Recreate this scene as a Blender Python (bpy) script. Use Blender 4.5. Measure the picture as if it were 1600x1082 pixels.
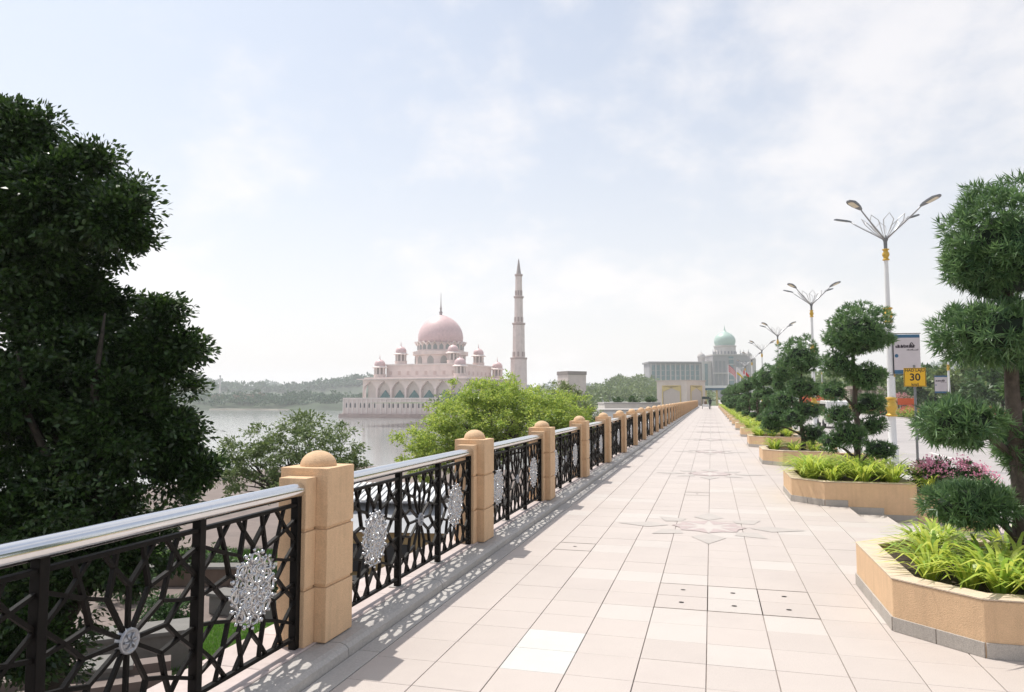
import bpy, bmesh, math, random
import numpy as np
from mathutils import Vector, Matrix

for o in list(bpy.data.objects): bpy.data.objects.remove(o)
sc = bpy.context.scene
COL = sc.collection
R = math.radians
rnd = random.Random(7)

# ------------------------------------------------------------------ camera
EYE = Vector((0, 0, 1.70)); FPX = 1146.0
PITCH = R(4.068); YAW = R(15.147)
FWD = Vector((-math.sin(YAW)*math.cos(PITCH), math.cos(YAW)*math.cos(PITCH), math.sin(PITCH)))
RGT = Vector((math.cos(YAW), math.sin(YAW), 0)); UPV = RGT.cross(FWD)
cam = bpy.data.cameras.new('camera'); camo = bpy.data.objects.new('camera', cam); COL.objects.link(camo)
cam.sensor_width = 36; cam.lens = FPX/1600*36; cam.clip_start = .05; cam.clip_end = 12000
camo.location = EYE; camo.rotation_euler = (math.pi/2+PITCH, 0, YAW)
sc.camera = camo
def at(x, y, D):
    """real place of something the photo shows at (x, y), standing D metres away"""
    return EYE + D*(FWD + RGT*((x-800)/FPX) - UPV*((y-541)/FPX))
def ground_at(x, D, z=0.0):
    p = EYE + D*(FWD + RGT*((x-800)/FPX)); return Vector((p.x, p.y, z))

# ------------------------------------------------------------------ sky, sun, exposure
SUN_FROM = Vector((-.51, .27, 1.19)).normalized()
world = bpy.data.worlds.new('World'); sc.world = world; world.use_nodes = True
nt = world.node_tree; nt.nodes.clear()
def N(t, **k):
    n = nt.nodes.new(t)
    for a, b in k.items(): setattr(n, a, b)
    return n
def L(a, b): nt.links.new(a, b)
out = N('ShaderNodeOutputWorld'); bg = N('ShaderNodeBackground'); bg.inputs[1].default_value = SKY_STRENGTH = .112
sky = N('ShaderNodeTexSky', sky_type='NISHITA', sun_disc=False, sun_elevation=math.asin(SUN_FROM.z),
        sun_rotation=math.atan2(SUN_FROM.x, SUN_FROM.y), air_density=1.0, dust_density=2.5, ozone_density=.4)
tc = N('ShaderNodeTexCoord'); sep = N('ShaderNodeSeparateXYZ'); L(tc.outputs['Generated'], sep.inputs[0])
def mth(op, a, b=None, c=None, clamp=False):
    n = N('ShaderNodeMath', operation=op, use_clamp=clamp)
    for i, v in enumerate((a, b, c)):
        if v is None: continue
        if isinstance(v, (int, float)): n.inputs[i].default_value = v
        else: L(v, n.inputs[i])
    return n.outputs[0]
zc = mth('MAXIMUM', sep.outputs[2], 0.0)
den = mth('ADD', zc, .42)
cx = mth('DIVIDE', sep.outputs[0], den); cy = mth('DIVIDE', sep.outputs[1], den)
cmb = N('ShaderNodeCombineXYZ'); L(cx, cmb.inputs[0]); L(cy, cmb.inputs[1]); cmb.inputs[2].default_value = 3.1
def noise(scale, detail, rough, seed):
    n = N('ShaderNodeTexNoise', noise_dimensions='4D'); n.inputs['Scale'].default_value = scale
    n.inputs['Detail'].default_value = detail; n.inputs['Roughness'].default_value = rough; n.inputs['W'].default_value = seed
    L(cmb.outputs[0], n.inputs['Vector']); return n.outputs[0]
c1 = noise(2.5, 9, .56, CLOUD_SEED := 5.3); c2 = noise(1.1, 3, .5, 7.7)
cl = mth('ADD', mth('MULTIPLY', c1, .68), mth('MULTIPLY', c2, .32))
ramp = N('ShaderNodeMapRange', interpolation_type='SMOOTHSTEP'); L(cl, ramp.inputs[0])
for i, v in ((1, .48), (2, .60), (3, 0.0), (4, .66)): ramp.inputs[i].default_value = v
# thin overall milky veil, thicker towards the horizon as humid air is
veil = mth('POWER', mth('SUBTRACT', 1.0, zc, clamp=True), 2.6)
veil = mth('MULTIPLY_ADD', veil, .72, .20, clamp=True)
mx1 = N('ShaderNodeMix', data_type='RGBA'); L(veil, mx1.inputs[0]); tint = N('ShaderNodeMix', data_type='RGBA', blend_type='MULTIPLY'); tint.inputs[0].default_value = 1; L(sky.outputs[0], tint.inputs[6]); tint.inputs[7].default_value = (.95, 1.03, 1.02, 1); L(tint.outputs[2], mx1.inputs[6]); mx1.inputs[7].default_value = (6.85, 6.52, 6.48, 1)
mx2 = N('ShaderNodeMix', data_type='RGBA'); L(ramp.outputs[0], mx2.inputs[0]); L(mx1.outputs[2], mx2.inputs[6]); mx2.inputs[7].default_value = (7.0, 6.72, 6.6, 1)
L(mx2.outputs[2], bg.inputs[0]); L(bg.outputs[0], out.inputs[0])

sl = bpy.data.lights.new('sun', 'SUN'); sl.energy = 3.3; sl.angle = R(.6); sl.color = (1, .955, .89)
so = bpy.data.objects.new('sun', sl); COL.objects.link(so); so.rotation_euler = (-SUN_FROM).to_track_quat('-Z', 'Y').to_euler(); so.location = (0, 0, 60)
vs = sc.view_settings; vs.view_transform = 'Standard'; vs.look = 'None'; vs.gamma = 1; vs.use_curve_mapping = False; vs.exposure = 0.48
sc.cycles.use_denoising = True
sc.cycles.max_bounces = 7; sc.cycles.volume_bounces = 1; sc.cycles.transparent_max_bounces = 8
sc.cycles.diffuse_bounces = 3; sc.cycles.glossy_bounces = 3

# ------------------------------------------------------------------ materials
MATS = {}
def M(name, col, rough=.7, var=.12, scale=6, bump=0.0, bscale=None, metal=0.0, island=0.0, rand=0.0, transl=0.0, col2=None, spec=.5, dirt=0.0, dirtcol=(.2, .19, .17), world=False, streak=0.0, speck=0.0):
    if name in MATS: return MATS[name]
    m = bpy.data.materials.new(name); m.use_nodes = True; t = m.node_tree; t.nodes.clear()
    def n(k, **kw):
        x = t.nodes.new(k)
        for a, b in kw.items(): setattr(x, a, b)
        return x
    o = n('ShaderNodeOutputMaterial'); b = n('ShaderNodeBsdfPrincipled')
    b.inputs['Roughness'].default_value = rough; b.inputs['Metallic'].default_value = metal; b.inputs['Specular IOR Level'].default_value = spec
    tcx = n('ShaderNodeTexCoord'); src = n('ShaderNodeNewGeometry').outputs['Position'] if world else tcx.outputs['Object']
    no = n('ShaderNodeTexNoise'); no.inputs['Scale'].default_value = scale; no.inputs['Detail'].default_value = 6; no.inputs['Roughness'].default_value = .65
    t.links.new(src, no.inputs['Vector'])
    c2 = col2 or tuple(max(0, c*(1-var*1.6)) for c in col)
    mr = n('ShaderNodeMapRange'); t.links.new(no.outputs[0], mr.inputs[0]); mr.inputs[1].default_value = .3; mr.inputs[2].default_value = .7
    fac = mr.outputs[0]
    if island or rand:
        if island:
            g = n('ShaderNodeNewGeometry'); rv = g.outputs['Random Per Island']; k = island
        else:
            g = n('ShaderNodeObjectInfo'); rv = g.outputs['Random']; k = rand
        mxx = n('ShaderNodeMix'); mxx.inputs[0].default_value = k
        t.links.new(mr.outputs[0], mxx.inputs[2]); t.links.new(rv, mxx.inputs[3]); fac = mxx.outputs[0]
    mix = n('ShaderNodeMix', data_type='RGBA'); t.links.new(fac, mix.inputs[0])
    mix.inputs[6].default_value = (*c2, 1); mix.inputs[7].default_value = (*col, 1)
    cout = mix.outputs[2]
    if dirt:
        n2 = n('ShaderNodeTexNoise'); n2.inputs['Scale'].default_value = scale*.35; n2.inputs['Detail'].default_value = 9; n2.inputs['Roughness'].default_value = .7
        t.links.new(src, n2.inputs['Vector'])
        r2 = n('ShaderNodeMapRange'); t.links.new(n2.outputs[0], r2.inputs[0]); r2.inputs[1].default_value = .5; r2.inputs[2].default_value = .75; r2.inputs[4].default_value = dirt
        mm = n('ShaderNodeMix', data_type='RGBA'); t.links.new(r2.outputs[0], mm.inputs[0]); t.links.new(cout, mm.inputs[6]); mm.inputs[7].default_value = (*dirtcol, 1); cout = mm.outputs[2]
    if streak:      # rain streaks: noise drawn out vertically, in world space
        mp_ = n('ShaderNodeMapping'); mp_.inputs['Scale'].default_value = (9, 9, .55); t.links.new(n('ShaderNodeNewGeometry').outputs['Position'], mp_.inputs[0])
        n3 = n('ShaderNodeTexNoise'); n3.inputs['Scale'].default_value = 1.6; n3.inputs['Detail'].default_value = 7; n3.inputs['Roughness'].default_value = .7; t.links.new(mp_.outputs[0], n3.inputs['Vector'])
        r3 = n('ShaderNodeMapRange'); t.links.new(n3.outputs[0], r3.inputs[0]); r3.inputs[1].default_value = .48; r3.inputs[2].default_value = .78; r3.inputs[4].default_value = streak
        m3 = n('ShaderNodeMix', data_type='RGBA'); t.links.new(r3.outputs[0], m3.inputs[0]); t.links.new(cout, m3.inputs[6]); m3.inputs[7].default_value = (*dirtcol, 1); cout = m3.outputs[2]
    if speck:       # sandy grain
        n4 = n('ShaderNodeTexNoise'); n4.inputs['Scale'].default_value = 170; n4.inputs['Detail'].default_value = 3; t.links.new(src, n4.inputs['Vector'])
        r4 = n('ShaderNodeMapRange'); t.links.new(n4.outputs[0], r4.inputs[0]); r4.inputs[1].default_value = .35; r4.inputs[2].default_value = .65; r4.inputs[3].default_value = 1-speck; r4.inputs[4].default_value = 1+speck
        m4 = n('ShaderNodeMix', data_type='RGBA', blend_type='MULTIPLY'); m4.inputs[0].default_value = 1; t.links.new(cout, m4.inputs[6]); t.links.new(r4.outputs[0], m4.inputs[7]); cout = m4.outputs[2]
    t.links.new(cout, b.inputs['Base Color'])
    if bump:
        bn = n('ShaderNodeTexNoise'); bn.inputs['Scale'].default_value = bscale or scale*6; bn.inputs['Detail'].default_value = 5
        t.links.new(src, bn.inputs['Vector'])
        bp = n('ShaderNodeBump'); bp.inputs['Strength'].default_value = bump; bp.inputs['Distance'].default_value = .01
        t.links.new(bn.outputs[0], bp.inputs['Height']); t.links.new(bp.outputs[0], b.inputs['Normal'])
    if transl:
        tr = n('ShaderNodeBsdfTranslucent'); 
        hs = n('ShaderNodeHueSaturation'); hs.inputs['Value'].default_value = 1.5; hs.inputs['Hue'].default_value = .485
        t.links.new(cout, hs.inputs['Color']); t.links.new(hs.outputs[0], tr.inputs[0])
        ms = n('ShaderNodeMixShader'); ms.inputs[0].default_value = transl
        t.links.new(b.outputs[0], ms.inputs[1]); t.links.new(tr.outputs[0], ms.inputs[2]); t.links.new(ms.outputs[0], o.inputs[0])
    else: t.links.new(b.outputs[0], o.inputs[0])
    MATS[name] = m; return m

m_tile = M('paving_tile_pink', (.50, .44, .40), .55, .055, 2.2, .08, 120, rand=.5, dirt=.45, dirtcol=(.385, .335, .31), world=True, speck=.07)
m_tile2 = M('paving_tile_cream', (.525, .475, .435), .55, .05, 2.2, .08, 120, rand=.5, dirt=.45, dirtcol=(.395, .355, .325), world=True, speck=.07)
m_tilew = M('paving_tile_white', (.56, .55, .52), .5, .05, 5, .05, 120, dirt=.35, dirtcol=(.5, .47, .43), world=True, speck=.06)
m_tilefar = M('paving_tile_far', (.505, .445, .408), .55, .07, 3, .05, 80, island=.8, dirt=.22, dirtcol=(.44, .4, .37))
m_joint = M('paving_joint', (.38, .325, .29), .9, .25, 9, .2)
m_inlay_grey = M('inlay_grey', (.455, .412, .375), .55, .08, 5, .05, 100, dirt=.4, dirtcol=(.40, .365, .33), world=True, speck=.08)
m_inlay_red = M('inlay_pink', (.465, .375, .355), .55, .1, 7, .05, 100, world=True, speck=.08)
m_inlay_white = M('inlay_white', (.525, .475, .435), .55, .08, 7, .05, 100)
m_granite = M('granite_grey', (.50, .47, .44), .6, .22, 60, .12, 200, rand=.25, dirt=.3, dirtcol=(.27, .26, .235))
m_stucco = M('stucco_tan', (.70, .475, .285), .85, .08, 9, .5, 130, rand=.2, dirt=.25, dirtcol=(.46, .31, .19), streak=.55, speck=.10)
m_stucco_top = M('stucco_pale', (.66, .53, .405), .85, .12, 9, .4, 130, dirt=.45, dirtcol=(.42, .31, .21), speck=.10)
m_kerbtop = M('kerb_tile_pink', (.56, .47, .44), .6, .16, 12, .08, 150, rand=.4, dirt=.35, dirtcol=(.33, .28, .24))
m_iron = M('black_iron', (.007, .006, .0055), .5, .3, 20, .1, 120, spec=.12, dirt=.4, dirtcol=(.026, .019, .015))
m_steel = M('stainless_steel', (.74, .75, .77), .13, .03, 30, metal=1.0)
m_silver = M('cast_silver', (.60, .60, .61), .26, .12, 40, .1, 120, metal=1.0)
m_disc = M('grey_disc', (.42, .43, .46), .4, .2, 60, .2, 100, metal=.6)
m_soil = M('soil', (.075, .05, .032), .95, .4, 30, .6, 60)
m_base = M('base_tile_grey', (.47, .43, .385), .75, .2, 70, .25, 160, rand=.4, speck=.15, streak=.3, dirt=.3, dirtcol=(.22, .2, .17))
m_hole = M('drain_hole', (.03, .027, .025), .9)
m_asphalt = M('asphalt_pale', (.40, .37, .36), .85, .12, .6, .15, 60, dirt=.3, dirtcol=(.30, .275, .265))
m_conc = M('concrete', (.19, .18, .165), .85, .15, 3, .15, 50, dirt=.4, dirtcol=(.22, .21, .19))
m_kerb = M('kerb_pale', (.5, .47, .44), .8, .15, 4, .1, 60)
m_bark = M('bark', (.07, .058, .045), .95, .45, 12, .8, 26, col2=(.03, .026, .02))
m_barkp = M('bark_brown', (.125, .10, .08), .95, .45, 16, .8, 34, col2=(.055, .042, .034))
def leafm(name, c1, c2, tr=.28, rough=.45, spec=.4, sc_=2, isl=.72): return M(name, c1, rough, 0, sc_, island=isl, col2=c2, transl=tr, spec=spec)
m_leaf_big = leafm('leaf_dark_glossy', (.058, .12, .022), (.0045, .016, .008), .2, .38, .45)
m_leaf_mid = leafm('leaf_olive', (.19, .25, .085), (.07, .12, .045), .28)
m_leaf_bright = leafm('leaf_bright', (.46, .53, .11), (.14, .27, .05), .44)
m_leaf_grey = leafm('leaf_greyish', (.34, .38, .17), (.13, .19, .08), .26)
m_leaf_forest = leafm('leaf_forest', (.085, .15, .07), (.022, .065, .045), .2, .6)
m_leaf_hedge = leafm('leaf_hedge', (.085, .165, .045), (.025, .065, .025), .22)
m_podo = leafm('leaf_podocarpus', (.20, .33, .12), (.014, .058, .034), .28, .38, .4, 4.5, .5)
m_podo_core = M('podocarpus_dark_core', (.018, .035, .018), .9, .4, 9, .6, 30)  # dark fill colour of the cores added inside the foliage pads
m_lily = leafm('leaf_spider_lily', (.60, .64, .12), (.15, .32, .04), .36, .4)
m_pink = leafm('petal_pink', (.80, .42, .50), (.70, .26, .38), .3, .6)
m_orangefl = leafm('petal_orange', (.62, .24, .16), (.55, .14, .12), .3, .6)
m_grass = leafm('grass_blade', (.14, .30, .04), (.06, .18, .02), .3)
m_white = M('white_paint', (.76, .76, .75), .45, .06, 8, dirt=.15, dirtcol=(.5, .49, .46))
m_gold = M('gold_paint', (.66, .42, .07), .38, .12, 20, .1, metal=.25)
m_grey = M('grey_metal', (.22, .23, .24), .45, .15, 12, metal=.5)
m_dark = M('dark_paint', (.03, .032, .035), .5)
m_lens = M('lamp_lens', (.75, .68, .52), .25)
m_yellow = M('sign_yellow', (.80, .46, .015), .45, .06, 9)
m_black = M('sign_black', (.015, .015, .015), .5)
m_pinkstone = M('rose_granite', (.76, .635, .59), .75, .12, .25, .0, dirt=.2, dirtcol=(.68, .55, .51))
m_pinkstone2 = M('rose_granite_pale', (.78, .68, .635), .75, .10, .25)
m_pinkdark = M('rose_granite_wet', (.42, .31, .28), .7, .2, .2)
m_teal = M('teal_glass', (.07, .20, .20), .25, .2, .4)
m_recess = M('pale_render', (.66, .60, .55), .8, .08, .3)
# ------------------------------------------------------------------ mesh helpers
class MB:
    def __init__(s): s.v = []; s.f = []
    def add(s, vs, fs):
        o = len(s.v); s.v += [tuple(v) for v in vs]; s.f += [tuple(i+o for i in f) for f in fs]; return s
    def box(s, x0, x1, y0, y1, z0, z1):
        return s.add([(x0,y0,z0),(x1,y0,z0),(x1,y1,z0),(x0,y1,z0),(x0,y0,z1),(x1,y0,z1),(x1,y1,z1),(x0,y1,z1)],
                     [(0,3,2,1),(4,5,6,7),(0,1,5,4),(1,2,6,5),(2,3,7,6),(3,0,4,7)])
    def cham(s, x0, x1, y0, y1, z0, z1, c):
        """box with its top edges taken off"""
        s.add([(x0,y0,z0),(x1,y0,z0),(x1,y1,z0),(x0,y1,z0),(x0,y0,z1-c),(x1,y0,z1-c),(x1,y1,z1-c),(x0,y1,z1-c),
               (x0+c,y0+c,z1),(x1-c,y0+c,z1),(x1-c,y1-c,z1),(x0+c,y1-c,z1)],
              [(0,1,5,4),(1,2,6,5),(2,3,7,6),(3,0,4,7),(4,5,9,8),(5,6,10,9),(6,7,11,10),(7,4,8,11),(8,9,10,11)]); return s
    def prism(s, poly, z0, z1):
        n = len(poly)
        return s.add([(x,y,z0) for x,y in poly]+[(x,y,z1) for x,y in poly],
                     [tuple(range(n-1,-1,-1)), tuple(range(n,2*n))]+[(i,(i+1)%n,n+(i+1)%n,n+i) for i in range(n)])
    def ring(s, outer, inner, z0, z1, zi):
        n = len(outer); a = [(x,y,z0) for x,y in outer]+[(x,y,z1) for x,y in outer]+[(x,y,z1) for x,y in inner]+[(x,y,zi) for x,y in inner]
        f = []
        for i in range(n):
            j = (i+1)%n; f += [(i,j,n+j,n+i),(n+i,n+j,2*n+j,2*n+i),(2*n+i,2*n+j,3*n+j,3*n+i)]
        return s.add(a, f)
    def lathe(s, prof, seg=24, cx=0, cy=0, flute=0):
        n = len(prof); vs = []; fs = []
        for i in range(seg):
            a = 2*math.pi*i/seg
            for r, z in prof: vs.append((cx+r*math.cos(a), cy+r*math.sin(a), z))
        for i in range(seg):
            j = (i+1)%seg
            for k in range(n-1): fs.append((i*n+k, j*n+k, j*n+k+1, i*n+k+1))
        return s.add(vs, fs)
    def tube(s, pts, rad, seg=8, closed=False, cap=True):
        pts = [Vector(p) for p in pts]; n = len(pts)
        rads = rad if isinstance(rad, (list, tuple)) else [rad]*n
        vs = []; fs = []; prev = None
        for i, p in enumerate(pts):
            if closed: d = pts[(i+1)%n]-pts[i-1]
            else: d = (pts[min(i+1,n-1)]-pts[max(i-1,0)])
            d.normalize()
            if prev is None:
                a = d.orthogonal().normalized()
            else:
                a = (prev - d*prev.dot(d))
                a = a.normalized() if a.length > 1e-6 else d.orthogonal().normalized()
            prev = a; b = d.cross(a)
            for k in range(seg):
                t = 2*math.pi*k/seg; vs.append(p+(a*math.cos(t)+b*math.sin(t))*rads[i])
        m = n if closed else n-1
        for i in range(m):
            j = (i+1)%n
            for k in range(seg):
                l = (k+1)%seg; fs.append((i*seg+k, i*seg+l, j*seg+l, j*seg+k))
        if cap and not closed:
            fs.append(tuple(range(seg-1,-1,-1))); fs.append(tuple((n-1)*seg+k for k in range(seg)))
        return s.add(vs, fs)
    def bar(s, p, q, w, d, nrm=Vector((1,0,0))):
        """flat bar from p to q, w wide in the panel's plane, d deep along nrm"""
        p = Vector(p); q = Vector(q); t = (q-p).normalized(); sd = t.cross(nrm).normalized()*w/2; nn = nrm*d/2
        vs = [p-sd-nn, p+sd-nn, p+sd+nn, p-sd+nn, q-sd-nn, q+sd-nn, q+sd+nn, q-sd+nn]
        return s.add(vs, [(0,3,2,1),(4,5,6,7),(0,1,5,4),(1,2,6,5),(2,3,7,6),(3,0,4,7)])
    def mesh(s, name, mat, smooth=False):
        me = bpy.data.meshes.new(name); me.from_pydata(s.v, [], s.f); me.update()
        if mat: me.materials.append(mat)
        if smooth:
            me.polygons.foreach_set('use_smooth', [True]*len(me.polygons))
        bm = bmesh.new(); bm.from_mesh(me); bmesh.ops.recalc_face_normals(bm, faces=bm.faces); bm.to_mesh(me); bm.free()
        return me
    def build(s, name, mat, parent=None, smooth=False, loc=None, bevel=0, auto=False):
        me = s.mesh(name, mat, smooth or auto)
        if bevel:
            bm = bmesh.new(); bm.from_mesh(me)
            ed = [e for e in bm.edges if len(e.link_faces)==2 and e.calc_face_angle() > .5]
            bmesh.ops.bevel(bm, geom=ed, offset=bevel, segments=2, affect='EDGES', profile=.6, clamp_overlap=True); bm.to_mesh(me); bm.free()
        o = link(name, me, parent, loc)
        if auto:
            me.set_sharp_from_angle(angle=R(38))
        return o
def link(name, me, parent=None, loc=None, rot=None, scl=None):
    o = bpy.data.objects.new(name, me); COL.objects.link(o)
    if parent: o.parent = parent
    if loc is not None: o.location = loc
    if rot is not None: o.rotation_euler = rot
    if scl is not None: o.scale = scl
    return o
def tag(o, label, cat, group=None):
    o['label'] = label; o['category'] = cat
    if group: o['group'] = group
    return o
def thing(name, label, cat, loc=(0,0,0), rz=0, group=None):
    o = bpy.data.objects.new(name, None); COL.objects.link(o); o.location = loc; o.rotation_euler = (0,0,rz); o.empty_display_size = .2
    return tag(o, label, cat, group)
KIDS = {}
def copy_tree(o, parent=None):
    c = o.copy(); COL.objects.link(c); c.parent = parent
    for ch in o.children: copy_tree(ch, c)
    return c
def dup(root, label, loc, rz=None, group=None, scl=None):
    c = copy_tree(root); c['label'] = label; c.location = loc
    if rz is not None: c.rotation_euler = (0,0,rz)
    if group: c['group'] = group
    if scl: c.scale = (scl,)*3
    return c
def struct(o): o['kind'] = 'structure'; return o
ORD = ['first','second','third','fourth','fifth','sixth','seventh','eighth','ninth','tenth','eleventh','twelfth','thirteenth','fourteenth','fifteenth','sixteenth']

# leaves: one folded blade each
def np_mesh(name, V, nper, mat):
    n = len(V)//nper; me = bpy.data.meshes.new(name)
    me.vertices.add(len(V)); me.vertices.foreach_set('co', V.astype(np.float32).ravel())
    me.loops.add(len(V)); me.loops.foreach_set('vertex_index', np.arange(len(V), dtype=np.int32))
    me.polygons.add(n); me.polygons.foreach_set('loop_start', np.arange(0, len(V), nper, dtype=np.int32))
    me.update(calc_edges=True); me.validate()
    me.materials.append(mat); return me
def unit(a): return a/np.maximum(np.linalg.norm(a, axis=1, keepdims=True), 1e-9)
def leaves(c, d, ln, wd, rs, fold=.18):
    """c: centres, d: directions -> (4n,3) rhombic blades"""
    n = len(c); d = unit(d); r = unit(rs.normal(size=(n,3))+np.array([0,0,.9])); s = unit(np.cross(d, r)); nn = np.cross(s, d)
    ln = (ln*rs.uniform(.65, 1.3, n))[:,None]; wd = (wd*rs.uniform(.7, 1.25, n))[:,None]
    V = np.empty((n,4,3)); V[:,0] = c; V[:,2] = c+d*ln; m = c+d*ln*.45
    V[:,1] = m+s*wd/2+nn*wd*fold; V[:,3] = m-s*wd/2+nn*wd*fold
    return V.reshape(-1,3)
def sph(rs, n): return unit(rs.normal(size=(n,3)))
def crown(ells, ln, wd, per, crad, seed, shell=.55, droop=.0):
    """ells: (cx,cy,cz,rx,ry,rz,nclusters); leaves gathered in sprays through the outer part of each lobe"""
    rs = np.random.RandomState(seed); out = []; cl = []
    for (cx,cy,cz,rx,ry,rz,k) in ells:
        u = sph(rs, k); rr = rs.uniform(shell, 1.0, (k,1))*(1+.13*np.sin(u[:,:1]*7+u[:,1:2]*5+cx)+.08*rs.normal(size=(k,1)))
        C = np.array([cx,cy,cz])+u*rr*np.array([rx,ry,rz]); cl.append(np.hstack([C, u]))
    cl = np.vstack(cl)
    for row in cl:
        C = row[:3]; u = row[3:]; n = max(4, int(per*rs.uniform(.5, 1.5)))
        cr = crad*rs.uniform(.6, 1.3)
        o = sph(rs, n)*rs.uniform(.1, 1, (n,1))*np.array([1,1,.62])*cr
        P = C+o
        d = o/cr*.9+u*.55+rs.normal(size=(n,3))*.45; d[:,2] -= droop
        out.append(leaves(P, d, ln, wd, rs))
    return np.vstack(out), cl[:, :3]
def limbs(mb, base, fork, tips, r0, rs, k=14, wob=.25):
    base = Vector(base); fork = Vector(fork)
    mid = base.lerp(fork, .5)+Vector((rs.normal()*wob*.4, rs.normal()*wob*.4, 0))
    mb.tube([base-Vector((0,0,.1)), base+Vector((0,0,.15)), mid, fork], [r0*1.45, r0*1.1, r0*.9, r0*.75], 9)
    idx = rs.permutation(len(tips))[:k]
    for i in idx:
        t = fork.lerp(Vector(tips[i]), .8); L_ = (t-fork).length
        a = fork.lerp(t, .35)+Vector((rs.normal()*wob, rs.normal()*wob, L_*.10)); b = fork.lerp(t, .7)+Vector((rs.normal()*wob*.6, rs.normal()*wob*.6, L_*.06))
        rr = r0*rs.uniform(.28, .5)
        mb.tube([fork-Vector((0,0,rr)), a, b, t], [rr*1.25, rr*.8, rr*.45, rr*.12], 6)
        for q in (a, b):
            e = q+Vector((rs.normal(), rs.normal(), rs.uniform(.1,.8))).normalized()*min(.5, L_*.12)
            mb.tube([q, q.lerp(e,.5)+Vector((0,0,L_*.02)), e], [rr*.4, rr*.25, rr*.06], 5)
def broad_tree(name, label, base, ells, mat, ln, wd, per, crad, seed, r0, fork, group=None, k=16, shell=.5, droop=.1, bark=None):
    rs = np.random.RandomState(seed+99); base = Vector(base)
    t = thing(name, label, 'tree', base, 0, group)
    V, cl = crown([(e[0]-base.x, e[1]-base.y, e[2]-base.z)+tuple(e[3:]) for e in ells], ln, wd, per, crad, seed, shell, droop)
    mb = MB(); limbs(mb, (0,0,0), Vector(fork)-base, cl, r0, rs, k)
    mb.build('trunk', bark or m_bark, t, smooth=True)
    link('crown', np_mesh('crown', V, 4, mat), t)
    return t
# ================================================================== THE SETTING
TW, TD = .4225, .407              # walkway tile
X0, Y0 = -2.1725, 3.36            # grid origin (left edge of the tiles, first row in view)
END = 152.0
def zground(): pass
# broad land and water sheets
def sheet(name, poly, z, mat):
    me = bpy.data.meshes.new(name); me.from_pydata([(x,y,z) for x,y in poly], [], [tuple(range(len(poly)))]); me.materials.append(mat); me.update()
    return struct(link(name, me))
m_water = M('lake_water', (.30, .31, .30), .10, .1, .01, spec=.5)
t = m_water.node_tree; b_ = [n for n in t.nodes if n.type == 'BSDF_PRINCIPLED'][0]
wt = t.nodes.new('ShaderNodeTexCoord'); mp = t.nodes.new('ShaderNodeMapping'); mp.inputs['Scale'].default_value = (.35, .9, 1); mp.inputs['Rotation'].default_value = (0,0,R(20))
wn = t.nodes.new('ShaderNodeTexNoise'); wn.inputs['Scale'].default_value = 1.0; wn.inputs['Detail'].default_value = 6; wn.inputs['Roughness'].default_value = .6
wb = t.nodes.new('ShaderNodeBump'); wb.inputs['Strength'].default_value = .30; wb.inputs['Distance'].default_value = .12
t.links.new(wt.outputs['Object'], mp.inputs[0]); t.links.new(mp.outputs[0], wn.inputs['Vector']); t.links.new(wn.outputs[0], wb.inputs['Height']); t.links.new(wb.outputs[0], b_.inputs['Normal'])
WZ = -12.2
sheet('lake_water', [(-4000,-300),(4000,-300),(4000,4000),(-4000,4000)], WZ, m_water)
m_land = M('land_grass', (.10, .14, .055), .95, .3, .05, dirt=.4, dirtcol=(.16, .14, .09))
m_pave2 = M('promenade_paving', (.20, .155, .135), .8, .2, .8, .1, 30, dirt=.35, dirtcol=(.13, .10, .085))
# right-hand land: road level, reaching to the horizon
sheet('land', [(-3.3,-300),(4000,-300),(4000,4000),(-60,4000),(-60,420),(-170,400),(-170,330),(-40,300),(-40,176),(-3.3,172)], -.75, m_land)
# lower promenade beside the bridge, sloping into the lake
def bank():
    xs = [-3.2, -8, -16, -26, -38, -52, -62]; ys = [-20, -5, 5, 15, 25, 40, 55, 62, 75, 90]
    vs = []; fs = []
    for j, y in enumerate(ys):
        for i, x in enumerate(xs):
            e = max(0, (-x-44)/18, (y-62)/28); vs.append((x, y, -4.5-9.5*min(1, e)))
    n = len(xs)
    for j in range(len(ys)-1):
        for i in range(n-1): fs.append((j*n+i, j*n+i+1, (j+1)*n+i+1, (j+1)*n+i))
    return MB().add(vs, fs).build('promenade_ground', m_pave2)
struct(bank())

# walkway slab, tiles
walk = struct(MB().box(X0-.001, 2.05, -6, END+20, -.5, -.010).build('walkway', m_joint))
def tile_me(mat, w=TW, d=TD): return MB().cham(.003, w-.003, .0018, d-.0018, -.009, 0, .0018).mesh('tile', mat)
tm = [tile_me(m_tile), tile_me(m_tile2), tile_me(m_tilew)]
NROW = 30
white_cells = {(2,3),(2,4)}
cream = {(5,7),(5,8),(3,9),(4,9),(2,12),(6,11),(5,15),(4,6),(9,10),(3,13)}
for j in range(NROW):
    for i in range(10):
        k = 2 if (i,j) in white_cells else 1 if ((i,j) in cream or rnd.random() < .1) else 0
        o = link('tile', tm[k], walk, (X0+i*TW, Y0+j*TD, rnd.uniform(-.0012, .0012)))
V = []
y = Y0+NROW*TD
while y < END+18:
    for i in range(10):
        x = X0+i*TW; V += [(x+.0035,y+.0018,-.001),(x+TW-.0035,y+.0018,-.001),(x+TW-.0035,y+TD-.0018,-.001),(x+.0035,y+TD-.0018,-.001)]
    y += TD
V2 = []
y = Y0-TD
while y > -5:
    for i in range(10):
        x = X0+i*TW; V2 += [(x+.004,y+.004,-.001),(x+TW-.004,y+.004,-.001),(x+TW-.004,y+TD-.004,-.001),(x+.004,y+TD-.004,-.001)]
    y -= TD
o = link('tile', np_mesh('far_tiles', np.array(V+V2), 4, m_tilefar), walk); o['kind'] = 'stuff'
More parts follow.
